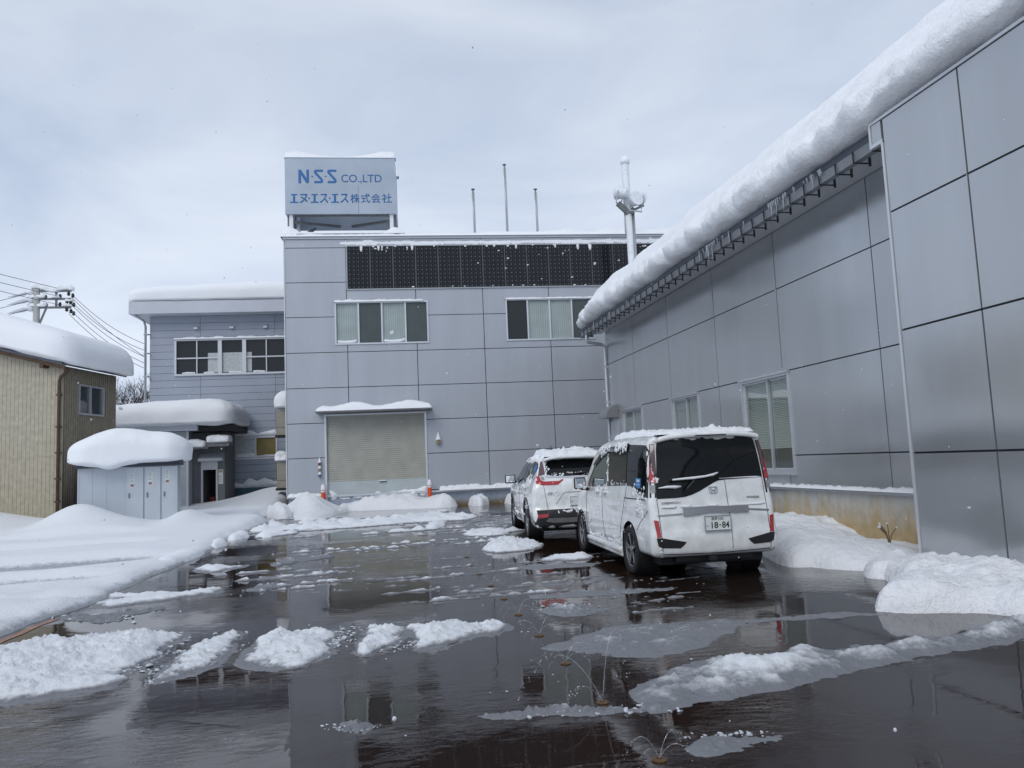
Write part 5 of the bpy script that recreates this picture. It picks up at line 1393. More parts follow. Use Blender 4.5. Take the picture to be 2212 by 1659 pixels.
# slush left on the wet tarmac, strip by strip
SL = [
 (Z6, [(-120, 1010), (0, 1000), (180, 975), (380, 932), (560, 915), (700, 897), (870, 882), (1040, 888), (1030, 930), (900, 982), (830, 1040), (720, 1100), (650, 1188), (520, 1205), (400, 1222), (180, 1262), (-150, 1300)], 0.17, 0.34, 0.030, 0.055, 'slush', 'widest white slush bank at the lower left edge of the yard'),
 (Z6, [(880, 1168), (920, 1110), (990, 1060), (1060, 1000), (1180, 935), (1300, 882), (1385, 880), (1370, 940), (1290, 1040), (1210, 1090), (1060, 1132)], 0.10, 0.22, 0.030, 0.06, 'slush', 'crumbly slush streak second from the left in the front row'),
 (Z6, [(1410, 1055), (1440, 1000), (1500, 922), (1600, 872), (1720, 892), (1840, 862), (1925, 890), (1900, 960), (1870, 1012), (1800, 1052), (1620, 1092), (1480, 1085)], 0.17, 0.26, 0.030, 0.055, 'slush', 'thick rounded slush clump left of the middle in the front row'),
 (Z6, [(528, 738), (560, 700), (610, 668), (690, 655), (750, 668), (900, 655), (1100, 640), (1285, 620), (1270, 652), (1120, 672), (950, 695), (750, 722), (620, 740)], 0.12, 0.24, 0.04, 0.03, 'slush', 'long white slush strip just off the snow field edge'),
 (Z6, [(330, 802), (420, 780), (560, 775), (700, 760), (900, 740), (1000, 735), (900, 755), (700, 785), (740, 805), (560, 830), (420, 815)], 0.045, 0.15, 0.04, 0.05, 'slush_ice', 'thin crumbled slush line below the long white strip'),
 (Z6, [(1098, 532), (1140, 500), (1200, 488), (1262, 503), (1350, 495), (1445, 485), (1400, 508), (1300, 520), (1240, 540)], 0.12, 0.25, 0.05, 0.02, 'slush', 'small slush hump with a tail beside the field edge'),
 (Z6, [(1522, 497), (1600, 465), (1665, 458), (1740, 455), (1850, 438), (1945, 430), (1930, 445), (1830, 458), (1670, 482), (1580, 500)], 0.07, 0.15, 0.05, 0.04, 'slush_ice', 'thin far slush strip in front of the field edge pads'),
 (Z6, [(1438, 577), (1520, 555), (1615, 548), (1800, 540), (1890, 535), (1700, 560), (1600, 572), (1490, 582)], 0.04, 0.12, 0.05, 0.03, 'slush_ice', 'narrow grey slush streak on the reflection of the shutter edge'),
 (Z6, [(1395, 642), (1490, 605), (1610, 602), (1720, 592), (1640, 615), (1560, 628), (1470, 645)], 0.045, 0.12, 0.045, 0.04, 'slush_ice', 'short grey slush streak above the thick clump'),
 (Z7, [(213, 874), (235, 810), (280, 742), (340, 705), (410, 722), (480, 722), (520, 712), (505, 760), (480, 795), (380, 845), (295, 884)], 0.15, 0.20, 0.026, 0.05, 'slush', 'lumpy slush piece in the middle of the front row, left of the tapering bank'),
 (Z7, [(520, 705), (600, 700), (680, 712), (800, 690), (900, 695), (1000, 688), (1075, 698), (1112, 718), (1060, 748), (930, 768), (800, 800), (700, 832), (575, 846), (600, 800), (560, 765)], 0.15, 0.24, 0.026, 0.05, 'slush', 'tapering slush bank at the right end of the front row'),
 (Z7, [(1322, 842), (1420, 800), (1520, 765), (1600, 738), (1750, 712), (1900, 690), (2060, 690), (2250, 665), (2450, 662), (2500, 690), (2420, 760), (2200, 850), (1900, 902), (1620, 908), (1560, 868), (1440, 855)], 0.085, 0.5, 0.035, 0.02, 'slush_ice', 'broad translucent slush sheet in front of the minivan'),
 (Z8, [(-70, 1120), (-50, 1060), (0, 1005), (80, 978), (230, 912), (330, 890), (420, 865), (520, 865), (560, 890), (700, 880), (850, 822), (1000, 808), (1100, 830), (1220, 796), (1380, 788), (1460, 770), (1600, 760), (1740, 740), (1860, 738), (1920, 692), (2060, 645), (2212, 650), (2380, 660), (2420, 740), (2212, 775), (1950, 822), (1700, 862), (1400, 932), (1100, 1002), (850, 1062), (600, 1102), (380, 1142), (200, 1172), (0, 1190)], 0.19, 0.42, 0.030, 0.03, 'slush_ice', 'longest slush ridge, running from the spraying nozzle to the right edge'),
 (Z8, [(268, 1402), (330, 1340), (420, 1310), (590, 1290), (730, 1300), (862, 1310), (780, 1352), (650, 1402), (500, 1442), (350, 1458)], 0.075, 0.22, 0.022, 0.03, 'slush_ice', 'leaf shaped slush patch nearest the camera at the lower right'),
 (Z8, [(0, 672), (150, 655), (400, 660), (700, 640), (960, 618), (1100, 608), (1300, 608), (1500, 625), (1300, 642), (1000, 652), (700, 672), (400, 694), (150, 722), (-60, 724), (-60, 690)], 0.045, 0.2, 0.04, 0.03, 'slush_ice', 'thin icy strip leading to the big heap by the near wall'),
 (Z7, [(1258, 622), (1320, 600), (1400, 580), (1600, 572), (1640, 600), (1880, 598), (1700, 630), (1520, 652), (1430, 655)], 0.08, 0.3, 0.035, 0.05, 'slush_ice', 'slush patch with a white crumbly top left of the minivan shadow'),
 (Z7, [(938, 262), (1010, 212), (1100, 200), (1200, 195), (1340, 220), (1320, 250), (1150, 272), (1000, 277)], 0.17, 0.3, 0.04, 0.07, 'slush', 'white slush mound on the ground between the two cars'),
 (Z7, [(1262, 325), (1320, 300), (1400, 282), (1590, 278), (1645, 305), (1500, 320), (1400, 328)], 0.09, 0.25, 0.04, 0.03, 'slush', 'smooth slush bar beside the minivan front wheel'),
 (Z7, [(1140, 362), (1220, 345), (1400, 340), (1690, 325), (1695, 345), (1400, 370), (1250, 375)], 0.05, 0.2, 0.045, 0.02, 'slush_ice', 'flat grey slush bar left of the minivan, behind the smooth bar'),
 (Z7, [(1205, 472), (1350, 455), (1550, 440), (1850, 402), (1870, 414), (1650, 450), (1500, 462), (1350, 475)], 0.04, 0.16, 0.045, 0.02, 'slush_ice', 'narrow icy streak beside the minivan rear wheel'),
 (Z7, [(1185, 545), (1350, 515), (1550, 500), (1850, 488), (2150, 475), (2155, 490), (1900, 510), (1700, 528), (1450, 540), (1290, 555)], 0.05, 0.18, 0.04, 0.03, 'slush_ice', 'long icy streak reaching under the reflection of the minivan'),
 (Z7, [(58, 1352), (80, 1272), (160, 1262), (250, 1258), (340, 1300), (360, 1320), (290, 1352), (170, 1360)], 0.035, 0.12, 0.018, 0.045, 'slush_ice', 'little patch of ice crumbs lying alone near the lower edge'),
 (Z7, [(860, 1262), (1000, 1240), (1170, 1225), (1250, 1195), (1400, 1180), (1600, 1200), (1800, 1195), (2000, 1180), (1990, 1222), (1800, 1230), (1600, 1244), (1400, 1240), (1170, 1262)], 0.05, 0.1, 0.020, 0.045, 'slush_ice', 'thin crumbled ice line at the foot of the spraying nozzle'),
 (Z7, [(-40, 96), (200, 92), (340, 80), (450, 66), (680, 30), (780, 52), (960, 58), (900, 80), (700, 90), (500, 102), (200, 128), (-60, 138)], 0.20, 0.45, 0.09, 0.05, 'slush', 'far ragged slush ridge crossing the yard in front of the shutter'),
 (Z7, [(588, 122), (660, 105), (745, 82), (765, 110), (700, 140), (630, 138)], 0.16, 0.3, 0.06, 0.05, 'slush', 'small slush clump just below the far ragged ridge'),
 (Z7, [(828, 168), (880, 145), (960, 142), (1060, 128), (1135, 150), (1120, 168), (1000, 178), (900, 180)], 0.14, 0.3, 0.06, 0.06, 'slush', 'slush clump left of the crossover rear wheel'),
 (Z7, [(820, 118), (950, 100), (1080, 95), (1150, 100), (1150, 122), (1000, 130), (880, 135)], 0.09, 0.25, 0.07, 0.04, 'slush_ice', 'grey slush patch beside the crossover front wheel'),
  (Z6, [(280, 1640), (420, 1590), (700, 1540), (900, 1500), (1040, 1495), (1000, 1580), (850, 1630), (500, 1690)], 0.016, 0.15, 0.02, 0.012, 'slush_ice', 'flat sheet of grey ice at the lower left, nearest the camera'),
 (Z6, [(1180, 1510), (1300, 1450), (1450, 1425), (1640, 1395), (1700, 1450), (1600, 1505), (1300, 1585)], 0.018, 0.15, 0.02, 0.015, 'slush_ice', 'flat sheet of grey ice left of the lonely ice crumbs'),
 (ZT, [(800, 960), (900, 910), (1000, 880), (1150, 860), (1240, 850), (1320, 835), (1400, 880), (1560, 880), (1700, 850), (1850, 820), (2000, 830), (2212, 850), (2212, 880), (1900, 900), (1600, 915), (1300, 930), (1000, 955)], 0.22, 0.4, 0.09, 0.06, 'slush', 'broken slush ridge between the snow field corner and the cone shaped heap'),
 (ZT, [(880, 1030), (980, 980), (1100, 960), (1300, 950), (1600, 940), (1500, 975), (1250, 1000), (1050, 1030)], 0.13, 0.3, 0.09, 0.04, 'slush', 'pale slush strip in front of the broken ridge by the field corner'),
 (ZT, [(1120, 800), (1180, 770), (1260, 790), (1280, 820), (1180, 840), (1090, 850)], 0.2, 0.4, 0.08, 0.04, 'slush', 'tumbled snow blocks at the corner of the snow field'),
 (ZT, [(1480, 820), (1550, 785), (1650, 800), (1700, 820), (1800, 780), (1920, 755), (2000, 785), (1880, 810), (1700, 835), (1560, 840)], 0.14, 0.3, 0.09, 0.04, 'slush', 'slush streak right below the cone shaped heap'),
]
for i, (zf, pl, H, wd, st, gr, mt, lab) in enumerate(SL):
    pl2 = [zf(*p) for p in pl]
    if i < 3 or i in (9, 10, 11):
        c = Vector((sum(p[0] for p in pl2) / len(pl2), sum(p[1] for p in pl2) / len(pl2)))
        pl2 = [tuple(c + Vector(((Vector(p) - c).x * 1.12, (Vector(p) - c).y * 1.06))) for p in pl2]
    Hf = (lambda H_, s_: (lambda x, y: H_ * 0.49 * (0.40 + 1.0 * max(0, 0.5 + 0.9 * fbm(x * 1.7, y * 1.7, s_, 3)))))(H, 31.0 + i)
    sp_o = heap('slush_patch', pl2, Hf, wd, st, lab, 31.0 + i, 0.25, 3.0, 0.075 if st < .05 else 0.10, mt, gr * 0.8, 22 if st < .05 else 8, 0.8, cat='slush', sm=1, js=4.0, group='slush patches on the wet yard')
    if mt == 'slush' and i < 11:
        c = Vector((sum(p[0] for p in pl2) / len(pl2), sum(p[1] for p in pl2) / len(pl2)))
        rim = [tuple(Vector(p) + (Vector(p) - c).normalized() * (0.05 + 0.07 * abs(noise.noise((p[0] * 3, p[1] * 3, i))))) for p in pl2]
        q = mound(smooth_poly(rim, 1), 0.010, 0.12, 0.035 if st < .035 else .05, flat(-0.004), 0.6, 7.0, 3.0 + i, 0.05, 5.0, skirt=0.006)
        obj('soaked_rim', q, 'slush_ice', sp_o, smooth=True)

# thin streaks of slush left by the plough between the bigger strips
rs = random.Random(91)
bb = []
def streak(px, py, L, wd, H):
    c = Vector(onz(px, py)[:2]); d = Vector((math.cos(.13 + rs.gauss(0, .05)), math.sin(.13 + rs.gauss(0, .05)))); n_ = Vector((-d.y, d.x))
    up_, dn = [], []
    for i in range(9):
        t = i / 8; k = math.sin(math.pi * min(1, max(0, t * .94 + .03))) ** .6
        p = c + d * (L * (t - .5)) + n_ * rs.gauss(0, wd * .12)
        up_.append(tuple(p + n_ * wd * k * rs.uniform(.35, .65))); dn.append(tuple(p - n_ * wd * k * rs.uniform(.35, .65)))
    bb.append(mound(smooth_poly(up_ + dn[::-1], 1), H * .6, wd * .6, max(.05, wd * .4), flat(-.004), .9, 7.0, rs.uniform(0, 90), wd * .30, 7.0, skirt=.01))
for _ in range(58):
    px, py = rs.uniform(520, 1180), rs.uniform(1118, 1300)
    if abs(px - 820) < 110 and 1180 < py < 1330 and rs.random() < .6: continue
    far = (1330 - py) / 200
    streak(px, py, rs.uniform(.5, 1.6) * (1 + far), rs.uniform(.05, .13) * (1 + far * 1.2), rs.uniform(.012, .045) * (1 + far * .6))
for _ in range(34): 
    py = rs.uniform(1195, 1330); streak(rs.uniform(1130, 1480), py, rs.uniform(.5, 1.7), rs.uniform(.05, .14), rs.uniform(.010, .035))
for _ in range(26):
    streak(rs.uniform(600, 1090), rs.uniform(1104, 1150), rs.uniform(1.2, 3.2), rs.uniform(.14, .34), rs.uniform(.04, .11))
for _ in range(16):
    streak(rs.uniform(300, 1900), rs.uniform(1330, 1420), rs.uniform(.3, .9), rs.uniform(.03, .08), rs.uniform(.006, .02))
tag(obj('slush_streaks', join(bb), 'slush', smooth=True), 'thin broken streaks of slush lying across the wet yard', 'slush', kind='stuff')

# crumbs of ice scattered round the slush
rc = random.Random(21)
b = BM()
def crumb(x, y, r):
    mt = Matrix.Translation((x, y, r * 0.3)) @ Matrix.Rotation(rc.uniform(0, 6), 4, 'Z') @ Matrix.Diagonal((r * rc.uniform(.8, 2.2), r * rc.uniform(.6, 1.2), r * rc.uniform(.3, .7), 1))
    n0 = len(b.verts)
    bmesh.ops.create_icosphere(b, subdivisions=1, radius=1.0, matrix=mt)
    b.verts.ensure_lookup_table()
    for v in b.verts[n0:]: v.co += Vector((rc.uniform(-1, 1), rc.uniform(-1, 1), rc.uniform(-1, 1))) * r * 0.28
def crumbs(zf, p, q, spread, n, r0, r1):
    for _ in range(int(n * .8)):
        t = rc.random(); a = zf(p[0] + (q[0] - p[0]) * t + rc.gauss(0, spread), p[1] + (q[1] - p[1]) * t + rc.gauss(0, spread * .45))
        crumb(a[0], a[1], (r0 + (r1 - r0) * rc.random() ** 2.5) * .75 * (1 if rc.random() < .88 else 1.7))
crumbs(Z6, (880, 1150), (1380, 890), 55, 170, .012, .035)
crumbs(Z6, (760, 1100), (1030, 900), 45, 110, .012, .03)
crumbs(Z6, (1850, 1000), (1960, 880), 35, 60, .012, .03)
crumbs(Z7, (0, 850), (200, 740), 40, 90, .01, .03)
crumbs(Z7, (400, 850), (560, 800), 35, 40, .01, .025)
crumbs(Z6, (330, 790), (760, 800), 30, 50, .015, .03)
crumbs(Z7, (1170, 1225), (2000, 1200), 28, 120, .008, .022)
crumbs(Z7, (60, 1310), (350, 1310), 25, 60, .006, .016)
crumbs(Z8, (0, 1150), (230, 1180), 25, 40, .008, .02)
crumbs(Z8, (270, 1330), (800, 1300), 20, 40, .006, .016)
crumbs(Z7, (1300, 610), (1650, 590), 30, 40, .012, .03)
crumbs(Z7, (850, 1100), (2000, 420), 260, 60, .006, .014)
crumbs(Z6, (1400, 640), (1900, 540), 60, 40, .012, .03)
tag(obj('ice_crumbs', b, 'ice'), 'crumbs of ice and slush scattered over the wet tarmac', 'ice crumbs', kind='stuff')

# orange line painted along the yard edge
b = BM()
def pl_strip(pts, wd, z=0.0045):
    L = [Vector(p) for p in pts]
    vv = []
    for i, p in enumerate(L):
        d = (L[min(i + 1, len(L) - 1)] - L[max(i - 1, 0)]).normalized()
        n_ = Vector((-d.y, d.x)) * wd / 2
        vv.append((b.verts.new((*(p + n_), z)), b.verts.new((*(p - n_), z))))
    for a, c in zip(vv, vv[1:]): b.faces.new((a[0], a[1], c[1], c[0]))
pl_strip([(-3.5, 4.5)] + [Z6(*p) for p in ((0, 932), (100, 893), (210, 842), (330, 800))], 0.09)
pl_strip([Z7(480, 128), Z7(600, 118)], 0.10); pl_strip([Z7(740, 66), Z7(850, 62), Z7(960, 54)], 0.10)
tag(obj('painted_line', b, 'orange_paint'), kind='structure')

# ------------------------------------------------------------------ bollards
for (s, lab) in ((-5.17, 'orange bollard with a snow cap left of the roller shutter'), (-1.26, 'orange bollard with a snow cap right of the roller shutter')):
    bo = thing('bollard', lab, 'bollard', at_office(s, -0.35), RZ, group='bollards at the roller shutter')
    b = BM(); lathe(b, [(0, 0.0), (0.075, 0), (0.075, 0.83), (0.06, 0.86), (0, 0.87)], 16); obj('post', b, 'orange', bo, angle=40)
    b = BM(); lathe(b, [(0.0765, 0.72), (0.0772, 0.73), (0.0772, 0.77), (0.0765, 0.78)], 16); obj('reflective_band', b, 'white_paint', bo, smooth=True)
    q = BM(); lathe(q, [(0.078, 0.80), (0.085, 0.84), (0.075, 0.93), (0.045, 1.0), (0, 1.02)], 14)
    o = obj('bollard_snow', q, 'snow', smooth=True); o.location = at_office(s, -0.35)
    tag(o, 'pointed snow cap on the orange bollard ' + ('left' if s < -3 else 'right') + ' of the roller shutter', 'snow')

# ------------------------------------------------------------------ melt-water nozzles set in the tarmac, spraying
NZ = [((870, 300), .16, 3), ((890, 350), .16, 4), ((945, 402), .17, 4), ((1012, 470), .20, 4), ((1090, 548), .22, 4), ((1175, 642), .22, 4), ((1300, 765), .24, 4), ((1455, 930), .2, 4), ((1675, 1163), .55, 3), ((2012, 1503), .2, 4)]
words_ = ['farthest', 'second farthest', 'third farthest', 'fourth farthest', 'fifth farthest', 'sixth farthest', 'seventh farthest', 'eighth farthest', 'strongly spraying', 'nearest']
for i, (p, rad, k) in enumerate(NZ):
    x, y = Z7(*p)
    nz_ = thing('spray_nozzle', words_[i] + (' brass nozzle throwing a high arc of melt water over the slush' if i == 8 else ' brass nozzle in the tarmac with small arcs of melt water'), 'nozzle', (x, y, 0), 0, 'melt water nozzles in a line across the yard')
    b = BM(); lathe(b, [(0.042, 0.0), (0.042, 0.006), (0.034, 0.010), (0.016, 0.010), (0.014, 0.005), (0, 0.005)], 18); obj('nozzle_cap', b, 'brass', nz_, angle=35)
    rj = random.Random(40 + i)
    dirs = [(-1.0, .25, .26), (1.0, .3, .30), (-.75, -.45, .16), (.85, -.35, .18)][:k]
    if i == 8: dirs = [(-0.95, .35, .32), (.42, .28, .46), (-.5, -.1, .12)]
    for (dx, dy, hh) in dirs:
        sc_j = rad * rj.uniform(.85, 1.1); hz = hh * rad / .22 * (0.45 if i != 8 else 0.36) * 1.0
        pts, rr_ = [], []
        for j in range(15):
            t = j / 14
            pts.append((dx * sc_j * t, dy * sc_j * t, 0.012 + 4 * hz * t * (1 - t) * (1 if t < .5 else (1 if t < .9 else 1))))
            rr_.append(0.7 * (0.0022 + 0.0008 * math.sin(j * 2.1)) * (1 + .3 * rj.random()) * (1.0 if i == 8 else .75 + y * 0.03))
        b = BM()
        cut = 8 if i == 8 else 11
        tube(b, pts[:cut], rr_[:cut], 6)
        for j in range(cut, 15):                           # the arc breaks up into drops
            for _ in range(4 if i == 8 else 2):
                c = Vector(pts[j]) + Vector((rj.gauss(0, .008), rj.gauss(0, .008), rj.gauss(0, .010)))
                if c.z < 0.004: continue
                bmesh.ops.create_icosphere(b, subdivisions=1, radius=rj.uniform(.002, .0045) * (1.3 if i == 8 else 1), matrix=Matrix.Translation(c))
        obj('water_jet', b, 'water_jet', nz_, smooth=True)

# dry plant stalks poking out of the heap by the foundation
for i, (px, py, hh, lab) in enumerate(((1098, 1215, .24, 'dry snow tipped weed against the foundation beside the minivan'), (1475, 1290, .32, 'taller dry snow tipped weed against the foundation near the wall corner'))):
    p = onz((2100 + .7866 * px) / 1.736, (1000 + .7866 * py) / 1.736, 0.35)
    p.x = 7.5 if i == 0 else 7.45
    p = CAM + (p - CAM); yy = 13.0 if i == 0 else 10.35
    pt = thing('dry_weed', lab, 'weed', (7.35, yy, 0.10))
    rw = random.Random(60 + i)
    bs, bl = BM(), BM()
    for k in range(6):
        a = rw.uniform(0, 6.28); l = hh * rw.uniform(.7, 1.1)
        q = [(0, 0, 0), (math.cos(a) * .04, math.sin(a) * .04, l * .6), (math.cos(a) * .13, math.sin(a) * .13, l)]
        tube(bs, q, [.009, .008, .006], 5)
        bmesh.ops.create_icosphere(bl, subdivisions=1, radius=.02, matrix=Matrix.Translation(q[2]) @ Matrix.Diagonal((1, 1, .7, 1)))
    obj('stem', bs, 'straw', pt); obj('seed_head', bl, 'frost', pt, smooth=True)

# ================================================================== VEHICLES
def car_body(Lc, Wh, H, zb, r, W, rake, T, ny, wr_len, curv):
    def df(p):
        x0, y0, z0 = p.x, p.y + Lc / 2, p.z + (zb + H) / 2
        f = (z0 - zb) / (H - zb)
        z = zb + f * (T(y0) - zb)
        wr = max(0.0, 1 - y0 / wr_len) ** 1.4
        wf = max(0.0, 1 - (Lc - y0) / 0.9) ** 1.5
        u = x0 / Wh
        y = y0 + (rake(z) + curv * u * u) * wr - (0.30 * u * u + 0.08 * abs(z - 0.6)) * wf
        x = u * W(z) * (1 - 0.035 * wr - 0.06 * wf)
        return Vector((x, y, z))
    return rbox((Wh, Lc / 2, (H - zb) / 2), r, (16, ny, 26), 5, df)
class Shell:
    def __init__(self, bm):
        bmesh.ops.recalc_face_normals(bm, faces=bm.faces); bm.normal_update(); self.t = BVHTree.FromBMesh(bm)
    def hit(self, u, v, axis):
        o, d = {'L': ((-4, u, v), (1, 0, 0)), 'R': ((4, u, v), (-1, 0, 0)), 'B': ((u, -4, v), (0, 1, 0)), 'T': ((u, v, 6), (0, 0, -1))}[axis]
        d = Vector(d)
        h = self.t.ray_cast(Vector(o), d)
        if h[0] is None:
            h = self.t.find_nearest(Vector(o) + d * (3.2 if axis in 'LR' else 4.1))
        p, n = h[0], h[1]
        if axis == 'B' and p.y > 0.75: p, n = self.t.find_nearest(Vector((u * .97, 0.15, v)))[:2]
        if n.dot(d) > 0: n = -n
        return p, n
    def patch(self, bm, poly, axis, off, step=0.07, back=0.006):
        poly = resample(poly, step)
        P, F = fill2d(poly, step)
        n0 = len(poly)
        outer, inner = [], []
        for i, (u, v) in enumerate(P):
            p, n = self.hit(u, v, axis)
            outer.append(bm.verts.new(p + n * off))
            inner.append((p, n))
        edges = {}
        for f in F:
            try: bm.faces.new([outer[i] for i in f])
            except ValueError: continue
            for a, c in zip(f, f[1:] + f[:1] if isinstance(f, list) else list(f[1:]) + [f[0]]):
                k = (min(a, c), max(a, c)); edges[k] = edges.get(k, 0) + 1
        low = {}
        for (a, c), k in edges.items():
            if k != 1: continue
            for i in (a, c):
                if i not in low: low[i] = bm.verts.new(inner[i][0] - inner[i][1] * back)
            bm.faces.new((outer[a], outer[c], low[c], low[a]))
    def strip(self, bm, pts, wd, axis, off, step=0.05):
        L, Rr = [], []
        pts = [Vector(p) for p in pts]
        for i, p in enumerate(pts):
            d = (pts[min(i + 1, len(pts) - 1)] - pts[max(i - 1, 0)]).normalized()
            n = Vector((-d.y, d.x)) * wd / 2
            L.append(tuple(p + n)); Rr.append(tuple(p - n))
        self.patch(bm, L + Rr[::-1], axis, off, step, 0.004)
def cut_arches(o, cuts, r, Wh):
    bm = BM()
    for y, z in cuts:
        for s in (-1, 1):
            bmesh.ops.create_cone(bm, cap_ends=True, segments=40, radius1=r, radius2=r, depth=0.5,
                                  matrix=Matrix.Translation((s * (Wh - 0.02), y, z)) @ Matrix.Rotation(R(90), 4, 'Y'))
    me = bpy.data.meshes.new('arch_cut'); bm.to_mesh(me); bm.free()
    c = bpy.data.objects.new('arch_cut', me); col.objects.link(c); c.parent = o.parent
    md = o.modifiers.new('b', 'BOOLEAN'); md.operation = 'DIFFERENCE'; md.object = c; md.solver = 'EXACT'
    bpy.context.view_layer.update()
    nm = bpy.data.meshes.new_from_object(o.evaluated_get(bpy.context.evaluated_depsgraph_get()))
    mat = o.data.materials[0]
    o.modifiers.clear(); o.data = nm
    nm.materials.clear(); nm.materials.append(mat)
    bpy.data.objects.remove(c)
    for p in nm.polygons: p.use_smooth = True
    nm.set_sharp_from_angle(angle=R(38))
def make_wheel(parent, x, y, r, wd, spokes, side, steer=0.0):
    mp_ = lambda rr, h, a: (side * h, rr * math.cos(a), rr * math.sin(a))
    b = BM()
    hw = wd / 2
    lathe(b, [(r * .66, hw * .82), (r * .72, hw * .95), (r * .84, hw), (r * .94, hw * .93), (r * .985, hw * .72), (r, hw * .4), (r, -hw * .4), (r * .985, -hw * .72), (r * .9, -hw), (r * .66, -hw)], 44, mp_)
    wl = obj('wheel', b, 'tyre', parent, angle=50)
    wl.location = (x, y, r)
    b = BM()
    lathe(b, [(r * .70, hw * .80), (r * .685, hw * .9), (r * .655, hw * .84), (r * .65, hw * .70)], 44, mp_)
    for k in range(spokes):
        a = 2 * math.pi * k / spokes + .2
        for da in (-.13, .13):
            p0 = Vector((side * hw * .66, math.cos(a) * r * .10, math.sin(a) * r * .10)); p1 = Vector((side * hw * .82, math.cos(a + da) * r * .66, math.sin(a + da) * r * .66))
            beam(b, p0, p1, r * .055, r * .09)
    lathe(b, [(r * .17, hw * .55), (r * .16, hw * .80), (r * .10, hw * .86), (0, hw * .86)], 20, mp_)
    rm = obj('rim', b, 'rim', wl, angle=40)
    b = BM(); lathe(b, [(r * .655, hw * .72), (r * .62, hw * .45), (r * .62, hw * .25), (0, hw * .25)], 30, mp_); lathe(b, [(r * .42, hw * .30), (r * .42, hw * .45), (0, hw * .45)], 24, mp_)
    obj('brake_disc', b, 'rim_black', wl)
    return wl
def clumps(shell, axis, boxes, seed, mat='car_snow'):
    rr = random.Random(seed); bm = BM()
    for (u0, u1, v0, v1, n, r0, r1) in boxes:
        for _ in range(n):
            u, v = rr.uniform(u0, u1), rr.uniform(v0, v1)
            for k in range(rr.randint(1, 4)):
                uu, vv = u + rr.gauss(0, r1 * .8), v + rr.gauss(0, r1 * 1.1)
                p, nrm = shell.hit(uu, vv, axis)
                r = rr.uniform(r0, r1)
                q = nrm.to_track_quat('Z', 'Y').to_matrix().to_4x4()
                n0 = len(bm.verts)
                bmesh.ops.create_icosphere(bm, subdivisions=2 if r > .02 else 1, radius=1, matrix=Matrix.Translation(p) @ q @ Matrix.Diagonal((r * rr.uniform(.8, 1.3), r * rr.uniform(.8, 1.4), r * rr.uniform(.35, .6), 1)))
                bm.verts.ensure_lookup_table()
                for w_ in bm.verts[n0:]: w_.co += nrm * (0.3 * r * noise.noise(tuple(w_.co * 40)))
    return bm
def place(o, root):
    o.location = root.location; o.rotation_euler = root.rotation_euler; return o
def mirror_poly(p): return [(-x, z) for x, z in reversed(p)]

# ------------------------------------------------------------------ white minivan
van = thing('minivan', 'white minivan parked with its tailgate to the camera, thin snow on its roof and sides', 'van', (4.093, 9.058, 0), R(-2.2))
VW = interp([(.2, .77), (.3, .825), (.42, .845), (.62, .8475), (.78, .838), (.95, .842), (1.04, .828), (1.15, .822), (1.45, .80), (1.70, .765), (1.78, .715), (1.84, .63)])
VR = interp([(.2, .10), (.3, .03), (.44, -.005), (.60, -.012), (.64, .004), (.80, .012), (.95, .035), (1.2, .065), (1.5, .115), (1.70, .16), (1.75, .13), (1.80, .10), (1.84, .10)])
VT = interp([(0, 1.775), (.3, 1.815), (1.0, 1.84), (2.1, 1.835), (2.6, 1.78), (2.9, 1.63), (3.65, 1.10), (3.9, 1.02), (4.4, .93), (4.69, .80)])
bm = car_body(4.69, .8475, 1.84, .30, .075, VW, VR, VT, 64, 1.1, 0.055)
vs_ = Shell(bm)
body = obj('body', bm, 'pearl_white', van)
cut_arches(body, ((.95, .325), (3.84, .325)), .375, .8475)
def vp(name, mat, parts, parent=None, smooth=True, step=.07):
    b2 = BM()
    for (poly, ax, off) in parts: vs_.patch(b2, poly, ax, off, step)
    return obj(name, b2, mat, parent or van, angle=35)
def vst(name, mat, parts, parent=None):
    b2 = BM()
    for (pts, wd, ax, off) in parts: vs_.strip(b2, pts, wd, ax, off)
    return obj(name, b2, mat, parent or van)
each('wheel_well', [(y, s) for y in (.95, 3.84) for s in (-1, 1)], lambda b, q: lathe(b, [(.373, -.014), (.373, .26), (0, .26)], 32, lambda r_, h, a: (q[1] * (.83 - h), q[0] + r_ * math.cos(a), .325 + r_ * math.sin(a))), 'dark', van)
b = BM(); box(b, -.66, .66, .25, 4.4, .19, .45); box(b, -.5, .5, .12, .5, .24, .4); obj('underbody', b, 'dark', van)
for y, st in ((.95, 0), (3.84, 0)):
    for s in (-1, 1): make_wheel(van, s * .748, y, .325, .205, 5, s)
# tailgate glass with its black lower sweep
G = [(-.66, 1.62), (-.645, 1.70), (-.60, 1.745), (-.5, 1.762), (-.25, 1.776), (0, 1.78), (.25, 1.776), (.5, 1.762), (.60, 1.745), (.645, 1.70), (.66, 1.62), (.672, 1.45), (.685, 1.26), (.68, 1.235), (.45, 1.228), (.2, 1.222), (.09, 1.215), (.02, 1.19), (-.06, 1.15), (-.18, 1.09), (-.27, 1.055), (-.36, 1.032), (-.48, 1.022), (-.715, 1.02), (-.70, 1.25)]
rg_ = vp('rear_window', 'car_glass', [(G, 'B', .006)], step=.06)
